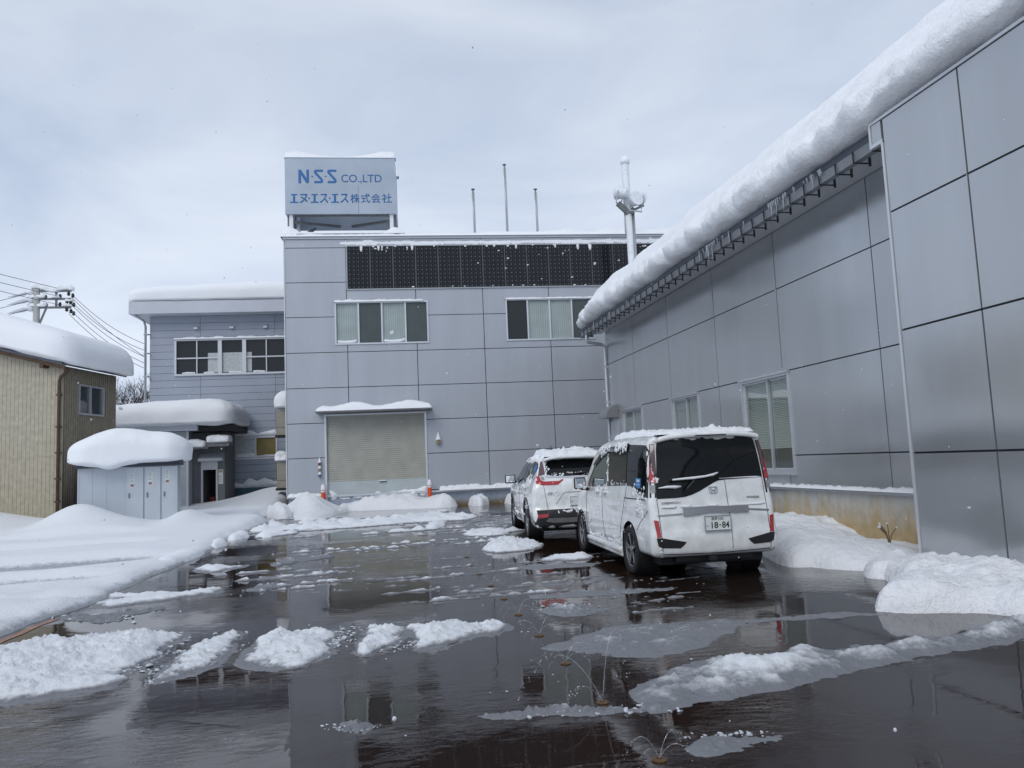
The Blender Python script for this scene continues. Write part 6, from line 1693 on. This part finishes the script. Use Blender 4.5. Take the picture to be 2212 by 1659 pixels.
# tail lamps wrapping the corners
LT = [(-.725, 1.70), (-.672, 1.70), (-.70, 1.25), (-.715, 1.035), (-.79, 1.035), (-.775, 1.25), (-.758, 1.45)]
RD = [(-.748, 1.47), (-.744, 1.40), (-.742, 1.34), (-.712, 1.28), (-.712, 1.215), (-.776, 1.215), (-.766, 1.35)]
RV = [(-.722, 1.19), (-.775, 1.19), (-.782, 1.095), (-.728, 1.095)]
CL = [(-.718, 1.69), (-.678, 1.69), (-.704, 1.31), (-.738, 1.37)]
for mf in (lambda p: p, mirror_poly):
    l = vp('tail_lamp', 'car_black', [(mf(LT), 'B', .008)])
    vp('red_lens', 'tail_red', [(mf(RD), 'B', .014)], l)
    vp('upper_lens', 'tail_pink', [(mf(CL), 'B', .013)], l)
    vp('reversing_lens', 'tail_clear', [(mf(RV), 'B', .014)], l)
RF = [(-.775, .765), (-.722, .755), (-.706, .56), (-.755, .55)]
VN = [(-.765, .545), (-.71, .548), (-.40, .488), (-.425, .455), (-.475, .415), (-.70, .425), (-.745, .45)]
for mf in (lambda p: p, mirror_poly):
    vp('reflector', 'tail_red', [(mf(RF), 'B', .008)])
    vp('bumper_vent', 'car_plastic', [(mf(VN), 'B', .006)])
vst('panel_gap', 'dark', [([(-.72, 1.02), (-.712, .86), (-.70, .6), (-.69, .34)], .007, 'B', .003), ([(.17, 1.222), (.178, .92), (.186, .64), (.196, .33)], .006, 'B', .003), ([(.68, 1.235), (.70, .81), (.71, .36)], .006, 'B', .003),
    ([(-.69, .345), (0, .335), (.70, .35)], .008, 'B', .0035)])
vp('tailgate_bar', 'satin_bar', [([(-.41, .90), (-.10, .903), (.43, .89), (.43, .812), (-.05, .825), (-.41, .80)], 'B', .03)])
vst('trim_line', 'satin_bar', [([(-.73, .815), (-.42, .825)], .022, 'B', .007), ([(.44, .845), (.72, .82)], .022, 'B', .007)])
pb = BM(); box(pb, -.165, .165, -.045, -.02, .615, .785)
pl_ = obj('number_plate', pb, 'plate', van)
pb = BM(); frame_bm(pb, -.172, .172, .608, .792, .012, lambda u, v, h: (u, -.0455 - h, v), -.006, .004); obj('plate_frame', pb, 'chrome', pl_)
pmap = lambda u, v, h: (u, -.0455 - h, v)
obj('plate_lettering', join([text_bm('長岡', w=.078, mapf=pmap, depth=.001, u0=-.085, v0=.735, bold=.01), text_bm('330', w=.07, h=.036, mapf=pmap, depth=.001, u0=.002, v0=.735, bold=.008), text_bm('に', w=.028, mapf=pmap, depth=.001, u0=-.145, v0=.655),
     text_bm('18', w=.085, h=.078, mapf=pmap, depth=.001, u0=-.085, v0=.638, bold=.022), text_bm('84', w=.095, h=.078, mapf=pmap, depth=.001, u0=.05, v0=.638, bold=.022), text_bm('-', w=.025, h=.012, mapf=pmap, depth=.001, u0=.013, v0=.67, bold=.02)]), 'plate_green', pl_)
def at_rear(shell, u, v, e=.004):
    y0 = shell.hit(u, v, 'B')[0].y
    return lambda a, c, h: (a, y0 - e - h + (c - v) * 0.10, c)
bm_ = at_rear(vs_, 0, 1.10)
b = BM()
stroke(b, [(-.050, 1.075), (-.055, 1.13), (-.046, 1.141), (.046, 1.141), (.055, 1.13), (.050, 1.075), (.042, 1.064), (-.042, 1.064), (-.0499, 1.0745)], .006, bm_, 0, .010)
stroke(b, [(-.020, 1.073), (-.032, 1.133)], .012, bm_, 0, .013); stroke(b, [(.020, 1.073), (.032, 1.133)], .012, bm_, 0, .013); stroke(b, [(-.018, 1.100), (.018, 1.100)], .012, bm_, 0, .013)
obj('emblem', b, 'chrome', van)
obj('model_lettering', join([text_bm('STEPWGN', w=.24, h=.028, mapf=at_rear(vs_, -.55, .965), depth=.006, u0=-.67, v0=.952, bold=.012), text_bm('SPADA', w=.17, h=.026, mapf=at_rear(vs_, .52, .99), depth=.006, u0=.435, v0=.98, bold=.012, shear=.15)]), 'satin_bar', van)
b = BM(); tube(b, [(-.53, .012, 1.235), (-.25, .012, 1.245), (-.02, .02, 1.27), (.06, .03, 1.295)], .012, 6); tube(b, [(-.36, .02, 1.12), (-.35, .0, 1.14), (-.25, .0, 1.235)], .012, 6); obj('wiper', b, 'car_plastic', van)
b = BM()
wpts = [(-.53, .005, 1.25), (-.4, .005, 1.256), (-.25, .003, 1.262), (-.1, .005, 1.275), (.0, .012, 1.292), (.07, .02, 1.315)]
tube(b, wpts, [.010, .014, .017, .013, .016, .008], 8)
tube(b, [(-.71, .015, 1.155), (-.6, .005, 1.165), (-.5, .003, 1.16), (-.42, .01, 1.165)], [.006, .016, .02, .008], 8)
for u0, u1, v in ((.1, .66, 1.24), (-.68, -.48, .915), (-.44, -.3, .915), (-.1, .05, .915), (.2, .68, .905)):
    n_ = 9; pts = []
    for i in range(n_):
        u = u0 + (u1 - u0) * i / (n_ - 1); p, nn = vs_.hit(u, v, 'B'); pts.append(p + nn * .004 + Vector((0, 0, .006 * noise.noise((u * 9, v, 0)))))
    tube(b, pts, [.003 + (.008 if v > 1 else .018) * abs(math.sin(3 * i + u0)) * (i not in (0, n_ - 1)) for i in range(n_)], 7)
place(tag(obj('clinging_snow', b, 'car_snow', smooth=True), 'thin ridges of snow on the minivan rear wiper, glass edge and tailgate bar', 'snow'), van)
# side glass
VB = [(.15, 1.68), (.5, 1.70), (1.0, 1.715), (1.6, 1.705), (2.1, 1.675), (2.5, 1.60), (2.86, 1.44), (3.2, 1.23), (3.36, 1.10), (2.97, 1.10), (2.2, 1.13), (1.1, 1.168), (.84, 1.165), (.70, 1.12), (.55, 1.075), (.3, 1.035), (.17, 1.03)]
PQ = [(.2, 1.665), (.6, 1.68), (.96, 1.69), (.98, 1.205), (.85, 1.2), (.68, 1.15), (.52, 1.10), (.26, 1.08)]
PS = [(1.02, 1.685), (1.5, 1.68), (1.90, 1.655), (1.98, 1.175), (1.04, 1.205)]
PF = [(2.0, 1.64), (2.42, 1.565), (2.80, 1.41), (3.06, 1.22), (3.1, 1.135), (2.07, 1.165)]
for ax, g in (('L', 1), ('R', 1)):
    bb_ = vp('window_band', 'car_black', [(VB, ax, .004)])
    vp('side_window', 'car_glass', [(PQ, ax, .008)], bb_); vp('side_window', 'car_glass', [(PS, ax, .008)], bb_); vp('side_window', 'car_glass_green', [(PF, ax, .008)], bb_)
    vst('door_rail', 'dark', [([(1.13, 1.0), (.22, 1.005)], .014, ax, .003)])
    vst('panel_gap', 'dark', [([(2.04, 1.14), (2.36, 1.05), (2.37, .71), (2.27, .42), (2.24, .29)], .006, ax, .003), ([(1.04, 1.17), (1.10, 1.0), (1.30, .72), (1.42, .45), (1.46, .29)], .006, ax, .003),
        ([(3.34, 1.10), (3.42, .95), (3.44, .7), (3.38, .30)], .006, ax, .003), ([(1.46, .295), (2.4, .285), (3.38, .295)], .006, ax, .003), ([(.17, .87), (.42, .75), (.62, .60)], .007, ax, .003)])
    vst('fuel_flap', 'satin_bar', [([(.42, .92), (.62, .92), (.62, .78), (.43, .78), (.42, .915)], .005, ax, .003)])
    for y in (2.62, 2.18):
        p, n_ = vs_.hit(y, 1.04, ax)
        obj('door_handle', rbox((.018, .10, .018), .012, (2, 4, 2), 3, lambda v, p=p, n_=n_: v + p + n_ * .028), 'pearl_white', van, smooth=True)
    s = -1 if ax == 'L' else 1
    b = rbox((.098, .07, .095), .055, (4, 4, 4), 4, lambda v: Vector((s * .985 + v.x, 3.28 + v.y + abs(v.x) * .2, 1.165 + v.z)))
    mr_ = obj('door_mirror', b, 'pearl_white', van, smooth=True)
    b = rbox((.10, .032, .097), .03, (4, 4, 4), 3, lambda v: Vector((s * .985 + v.x, 3.205 + v.y, 1.16 + v.z))); obj('mirror_housing', b, 'car_black', mr_, smooth=True)
    b = rbox((.082, .006, .074), .005, (4, 4, 4), 2, lambda v: Vector((s * .985 + v.x, 3.168 + v.y, 1.16 + v.z))); obj('mirror_glass', b, 'mirror', mr_)
    b = BM(); beam(b, (s * .80, 3.3, 1.05), (s * .95, 3.27, 1.07), .07, .05); obj('mirror_arm', b, 'car_black', mr_)
    b = rbox((.055, 1.02, .075), .04, (3, 20, 3), 4, lambda v: Vector((s * .815 + v.x - s * (.02 if v.z < 0 else 0), 2.40 + v.y, .245 + v.z))); obj('side_skirt', b, 'pearl_white', van, smooth=True)
    vp('wind_visor', 'car_glass', [([(1.0, 1.725), (1.9, 1.70), (1.92, 1.63), (1.0, 1.645)], ax, .03), ([(1.96, 1.69), (2.44, 1.615), (2.85, 1.46), (2.80, 1.42), (2.40, 1.545), (1.98, 1.62)], ax, .03)])
vp('window_sticker', 'sticker_blue', [([(.42, 1.27), (.61, 1.275), (.62, 1.16), (.43, 1.15)], 'L', .012)])
vst('sticker_print', 'plate', [([(.46, 1.24), (.57, 1.242)], .03, 'L', .0135), ([(.46, 1.19), (.57, 1.192)], .008, 'L', .0135)])
vp('windscreen', 'car_glass', [([(-.60, 2.85), (.60, 2.85), (.66, 3.3), (.70, 3.62), (-.70, 3.62), (-.66, 3.3)], 'T', .005)])
# roof spoiler
b = rbox((.665, .17, .033), .03, (20, 6, 2), 4, lambda v: Vector((v.x, .17 + v.y + .05 * (v.x / .66) ** 2, 1.795 + v.z - .05 * (v.x / .66) ** 4)))
sp_ = obj('roof_spoiler', b, 'pearl_white', van, smooth=True)
b = BM(); box(b, -.2, .2, -.006, .02, 1.775, 1.79); obj('brake_light', b, 'car_black', sp_)
b = BM(); box(b, -.12, -.02, .0, .2, .25, .30); obj('tow_hook', b, 'car_plastic', van)
# snow on the van
ztop = lambda x, y: vs_.hit(x, y, 'T')[0].z
b = mound([(-.63, .08), (.63, .08), (.62, .9), (.60, 2.4), (.5, 2.75), (-.5, 2.75), (-.60, 2.4), (-.62, .9)], lambda x, y: .028 + .03 * max(0, noise.noise((x * 2, y * 2, 3))) + .025 * max(0, min(1, y - .6)), .07, .035,
    lambda x, y, h: (x, y, (1.826 if y < .32 else ztop(x, y)) + h - .004), .3, 6, 4.0, .02, 5, skirt=.01, grain=.035, gsc=14)
place(tag(obj('car_snow', b, 'car_snow', smooth=True), 'thin crumbly layer of snow on the roof of the white minivan', 'snow'), van)
b = clumps(vs_, 'L', [(2.3, 4.3, .55, 1.05, 30, .005, .018), (1.1, 2.3, .45, .95, 10, .005, .015), (.2, 1.1, .6, 1.0, 7, .006, .016), (.36, .58, .82, .96, 22, .014, .03), (1.0, 1.95, 1.18, 1.22, 18, .01, .022), (.25, .75, 1.06, 1.14, 22, .012, .028), (2.02, 2.06, 1.2, 1.6, 26, .012, .026),
    (2.4, 2.75, 1.02, 1.08, 14, .015, .03), (2.05, 2.3, 1.04, 1.09, 10, .012, .028), (2.0, 3.1, 1.10, 1.15, 14, .01, .022), (1.4, 3.4, .30, .36, 60, .012, .028)], 5)
b2 = clumps(Shell(rbox((.118, .035, .108), .03, (4, 4, 4), 3, lambda v: Vector((-.985 + v.x, 3.205 + v.y, 1.16 + v.z)))), 'B', [(-1.06, -.92, 1.07, 1.15, 10, .012, .028)], 8)
vis = clumps(vs_, 'L', [(1.02, 1.6, 1.66, 1.72, 34, .012, .024), (1.9, 2.5, 1.62, 1.70, 22, .012, .022)], 14)
for v in vis.verts: v.co.x -= .028
place(tag(obj('clinging_snow', join([b, b2, vis]), 'car_snow', smooth=True), 'flecks and clots of snow stuck on the side, mirror and visors of the white minivan', 'snow', kind='stuff'), van)
bt = clumps(vs_, 'B', [(-.74, -.70, .3, .9, 5, .006, .015), (-.45, -.05, .60, .61, 9, .004, .009), (.3, .6, .61, .625, 6, .004, .009), (-.68, -.6, .43, .47, 3, .006, .014), (-.72, -.70, 1.22, 1.28, 4, .012, .024)], 9)
place(tag(obj('clinging_snow', bt, 'car_snow', smooth=True), 'small flecks of snow on the tailgate and bumper of the white minivan', 'snow', kind='stuff'), van)

# ------------------------------------------------------------------ white crossover in front of it
suv = thing('crossover_car', 'white crossover car with black bumper parked ahead of the minivan, half hidden by it', 'car', (3.76, 14.40, 0), R(-4))
SW = interp([(.2, .84), (.4, .905), (.6, .925), (.8, .9275), (.98, .915), (1.07, .885), (1.25, .80), (1.5, .70), (1.6, .64), (1.68, .55)])
SR = interp([(.2, .09), (.32, .01), (.58, .0), (.64, .05), (.9, .065), (1.06, .09), (1.16, .13), (1.25, .20), (1.4, .32), (1.55, .45), (1.6, .36), (1.64, .26), (1.68, .26)])
ST = interp([(0, 1.58), (.4, 1.61), (1.0, 1.665), (1.9, 1.675), (2.5, 1.60), (3.35, 1.14), (3.6, 1.06), (4.3, .95), (4.6, .78)])
bm = car_body(4.6, .9275, 1.68, .24, .09, SW, SR, ST, 58, 1.7, 0.07)
ss_ = Shell(bm)
body = obj('body', bm, 'pearl_white', suv)
cut_arches(body, ((1.0, .355), (3.66, .355)), .415, .9275)
def cp(name, mat, parts, parent=None, step=.07):
    b2 = BM()
    for (poly, ax, off) in parts: ss_.patch(b2, poly, ax, off, step)
    return obj(name, b2, mat, parent or suv, angle=35)
def cst(name, mat, parts, parent=None):
    b2 = BM()
    for (pts, wd, ax, off) in parts: ss_.strip(b2, pts, wd, ax, off)
    return obj(name, b2, mat, parent or suv)
each('wheel_well', [(y, s) for y in (1.0, 3.66) for s in (-1, 1)], lambda b, q: lathe(b, [(.413, -.02), (.413, .28), (0, .28)], 32, lambda r_, h, a: (q[1] * (.90 - h), q[0] + r_ * math.cos(a), .355 + r_ * math.sin(a))), 'dark', suv)
b = BM(); box(b, -.7, .7, .2, 4.3, .2, .5); obj('underbody', b, 'dark', suv)
for y in (1.0, 3.66):
    for s in (-1, 1): make_wheel(suv, s * .80, y, .355, .225, 5, s)
cp('rear_window', 'car_glass', [([(-.60, 1.30), (-.57, 1.45), (-.52, 1.525), (-.4, 1.555), (0, 1.57), (.4, 1.555), (.52, 1.525), (.57, 1.45), (.60, 1.30), (.57, 1.255), (.2, 1.235), (-.2, 1.235), (-.57, 1.255)], 'B', .006)])
LL = [(-.815, 1.235), (-.72, 1.25), (-.70, 1.17), (-.64, 1.145), (-.36, 1.145), (-.285, 1.18), (-.27, 1.165), (-.385, 1.075), (-.66, 1.075), (-.79, 1.105)]
LV = [(-.645, 1.52), (-.61, 1.53), (-.605, 1.28), (-.71, 1.255), (-.735, 1.255), (-.70, 1.38)]
for mf in (lambda p: p, mirror_poly):
    l = cp('tail_lamp', 'tail_red', [(mf(LL), 'B', .010)], step=.05)
    cp('upper_lens', 'tail_pink', [(mf(LV), 'B', .010)], l, step=.05)
    cp('reversing_lens', 'tail_clear', [(mf([(-.70, 1.235), (-.64, 1.235), (-.63, 1.175), (-.69, 1.18)]), 'B', .0115)], l, step=.05)
    cp('reflector', 'tail_red', [(mf([(-.80, .535), (-.59, .54), (-.62, .475), (-.80, .46)]), 'B', .020)])
cp('rear_bumper', 'car_plastic', [([(-.905, .60), (-.5, .61), (.5, .61), (.905, .60), (.90, .25), (-.90, .25)], 'B', .012)], step=.08)
cp('skid_plate', 'steel_grey', [([(-.66, .40), (-.60, .455), (.60, .455), (.66, .40), (.5, .37), (-.5, .37)], 'B', .022)], step=.08)
cst('chrome_strip', 'chrome', [([(-.61, 1.228), (0, 1.205), (.61, 1.228)], .025, 'B', .012)])
cst('panel_gap', 'dark', [([(-.66, 1.075), (-.64, .9), (-.60, .62)], .007, 'B', .003), ([(.66, 1.075), (.64, .9), (.60, .62)], .007, 'B', .003)])
cst('plate_recess', 'satin_bar', [([(.30, .93), (-.25, .93), (-.29, .915), (-.44, .71)], .012, 'B', .004)])
b = BM(); y_ = ss_.hit(0, .76, 'B')[0].y; box(b, -.165, .165, y_ - .03, y_ - .005, .68, .845); p2 = obj('number_plate', b, 'plate', suv)
pm2 = lambda u, v, h: (u, y_ - .0305 - h, v)
obj('plate_lettering', join([text_bm('ゆ', w=.03, mapf=pm2, depth=.001, u0=-.15, v0=.735)]), 'plate_green', p2)
b = BM(); frame_bm(b, -.172, .172, .673, .852, .012, pm2, -.006, .004); obj('plate_frame', b, 'chrome', p2)
obj('model_lettering', text_bm('CR-V', w=.20, h=.045, mapf=at_rear(ss_, -.5, .92), depth=.006, u0=-.60, v0=.895, bold=.012), 'chrome', suv)
SB = [(.42, 1.40), (.62, 1.52), (1.2, 1.58), (1.9, 1.585), (2.4, 1.53), (2.8, 1.36), (3.2, 1.12), (2.2, 1.07), (1.2, 1.10), (.8, 1.16)]
for ax in ('L', 'R'):
    sb = cp('side_window', 'car_glass', [(SB, ax, .006)])
    cst('window_pillar', 'car_black', [([(1.9, 1.58), (1.95, 1.07)], .08, ax, .009), ([(.98, 1.55), (1.02, 1.13)], .05, ax, .009)], sb)
    cp('sill_cladding', 'car_plastic', [([(1.43, .25), (3.23, .25), (3.23, .42), (1.43, .42)], ax, .012)])
    for yc in (1.0, 3.66): cst('arch_cladding', 'car_plastic', [(arc(yc, .355, .445, -10, 190, 20), .06, ax, .010)])
    cst('panel_gap', 'dark', [([(1.05, 1.1), (1.1, .9), (1.4, .6), (1.45, .42)], .006, ax, .003), ([(1.95, 1.07), (2.1, .8), (2.1, .42)], .006, ax, .003), ([(3.2, 1.05), (3.25, .8), (3.2, .42)], .006, ax, .003)])
    s = -1 if ax == 'L' else 1
    b = rbox((.12, .08, .10), .05, (4, 4, 4), 4, lambda v: Vector((s * 1.03 + v.x, 2.95 + v.y, 1.17 + v.z))); mr_ = obj('door_mirror', b, 'pearl_white', suv, smooth=True)
    b = rbox((.122, .03, .10), .03, (4, 4, 4), 3, lambda v: Vector((s * 1.03 + v.x, 2.875 + v.y, 1.165 + v.z))); obj('mirror_housing', b, 'car_black', mr_, smooth=True)
    b = rbox((.098, .006, .077), .005, (4, 4, 4), 2, lambda v: Vector((s * 1.03 + v.x, 2.842 + v.y, 1.165 + v.z))); obj('mirror_glass', b, 'mirror', mr_)
    b = BM(); beam(b, (s * .84, 2.98, 1.08), (s * .97, 2.96, 1.1), .06, .05); obj('mirror_arm', b, 'car_black', mr_)
cp('window_sticker', 'sticker_blue', [([(.52, 1.42), (.72, 1.47), (.74, 1.36), (.56, 1.31)], 'L', .012)])
cp('windscreen', 'car_glass', [([(-.55, 2.6), (.55, 2.6), (.68, 3.3), (-.68, 3.3)], 'T', .006)])
b = rbox((.60, .16, .03), .028, (16, 5, 2), 4, lambda v: Vector((v.x, .42 + v.y + .06 * (v.x / .6) ** 2, 1.605 + v.z - .05 * (v.x / .6) ** 4))); obj('roof_spoiler', b, 'pearl_white', suv, smooth=True)
b = BM(); tube(b, [(-.18, 1.9, 1.66), (-.24, 1.75, 1.86)], .009, 6); obj('aerial', b, 'car_plastic', suv)
b = BM(); tube(b, [(-.2, .22, 1.27), (.1, .20, 1.29), (.32, .2, 1.30)], .012, 6); tube(b, [(.3, .15, 1.22), (.32, .19, 1.30)], .015, 6); obj('wiper', b, 'car_plastic', suv)
zt2 = lambda x, y: ss_.hit(x, y, 'T')[0].z
b = mound([(-.56, .42), (.56, .42), (.56, 2.4), (.46, 2.6), (-.46, 2.6), (-.56, 2.4)], lambda x, y: .06 + .05 * max(0, noise.noise((x * 2, y * 2, 9))), .08, .05, lambda x, y, h: (x, y, max(zt2(x, y), 1.63 if y < .58 else 0) + h), .3, 5, 6.0, .02, 5, skirt=.01, grain=.06, gsc=9)
place(tag(obj('car_snow', b, 'car_snow', smooth=True), 'lumpy layer of snow on the roof of the crossover car', 'snow'), suv)
b = clumps(ss_, 'L', [(1.0, 4.2, .5, 1.05, 40, .008, .026), (.5, 1.1, .6, 1.05, 14, .01, .025), (.7, 1.3, 1.1, 1.22, 24, .015, .035), (.5, 2.4, 1.57, 1.64, 60, .015, .04), (1.3, 3.3, .25, .45, 40, .02, .05)], 15)
b2 = clumps(ss_, 'B', [(-.59, -.54, 1.26, 1.42, 14, .01, .022), (-.55, -.25, 1.24, 1.265, 20, .01, .022), (-.2, .35, 1.285, 1.305, 26, .01, .02), (-.5, -.3, 1.09, 1.12, 6, .01, .02), (-.35, .8, .605, .63, 40, .012, .025), (-.6, -.38, .92, .95, 12, .01, .02)], 16)
place(tag(obj('clinging_snow', join([b, b2]), 'car_snow', smooth=True), 'clots of snow stuck on the flank and rear glass of the crossover car', 'snow', kind='stuff'), suv)

# ================================================================== FALLING SNOW
rf_ = random.Random(77)
b = BM()
for i in range(420):
    d = rf_.uniform(1.6, 17) ** 1.0
    px, py = rf_.uniform(-100, 2312), rf_.uniform(-50, 1620)
    r_ = ray(px, py); p = CAM + r_ * d
    if p.z < 0.05 or (py < 800 and rf_.random() < .4): continue
    if p.x > 6.4 or p.x < -7: continue
    rad = rf_.uniform(.0016, .0042) * (1 + d * .10) * (1.0 if rf_.random() < .9 else 1.7)
    bmesh.ops.create_icosphere(b, subdivisions=1, radius=1, matrix=Matrix.Translation(p) @ Matrix.Rotation(rf_.uniform(0, 3), 4, 'X') @ Matrix.Rotation(rf_.uniform(0, 3), 4, 'Y') @ Matrix.Diagonal((rad * rf_.uniform(.7, 1.5), rad, rad * rf_.uniform(.4, .9), 1)))
tag(obj('snowflakes', b, 'flake'), 'snowflakes drifting down through the air over the yard', 'snowflakes', kind='stuff')
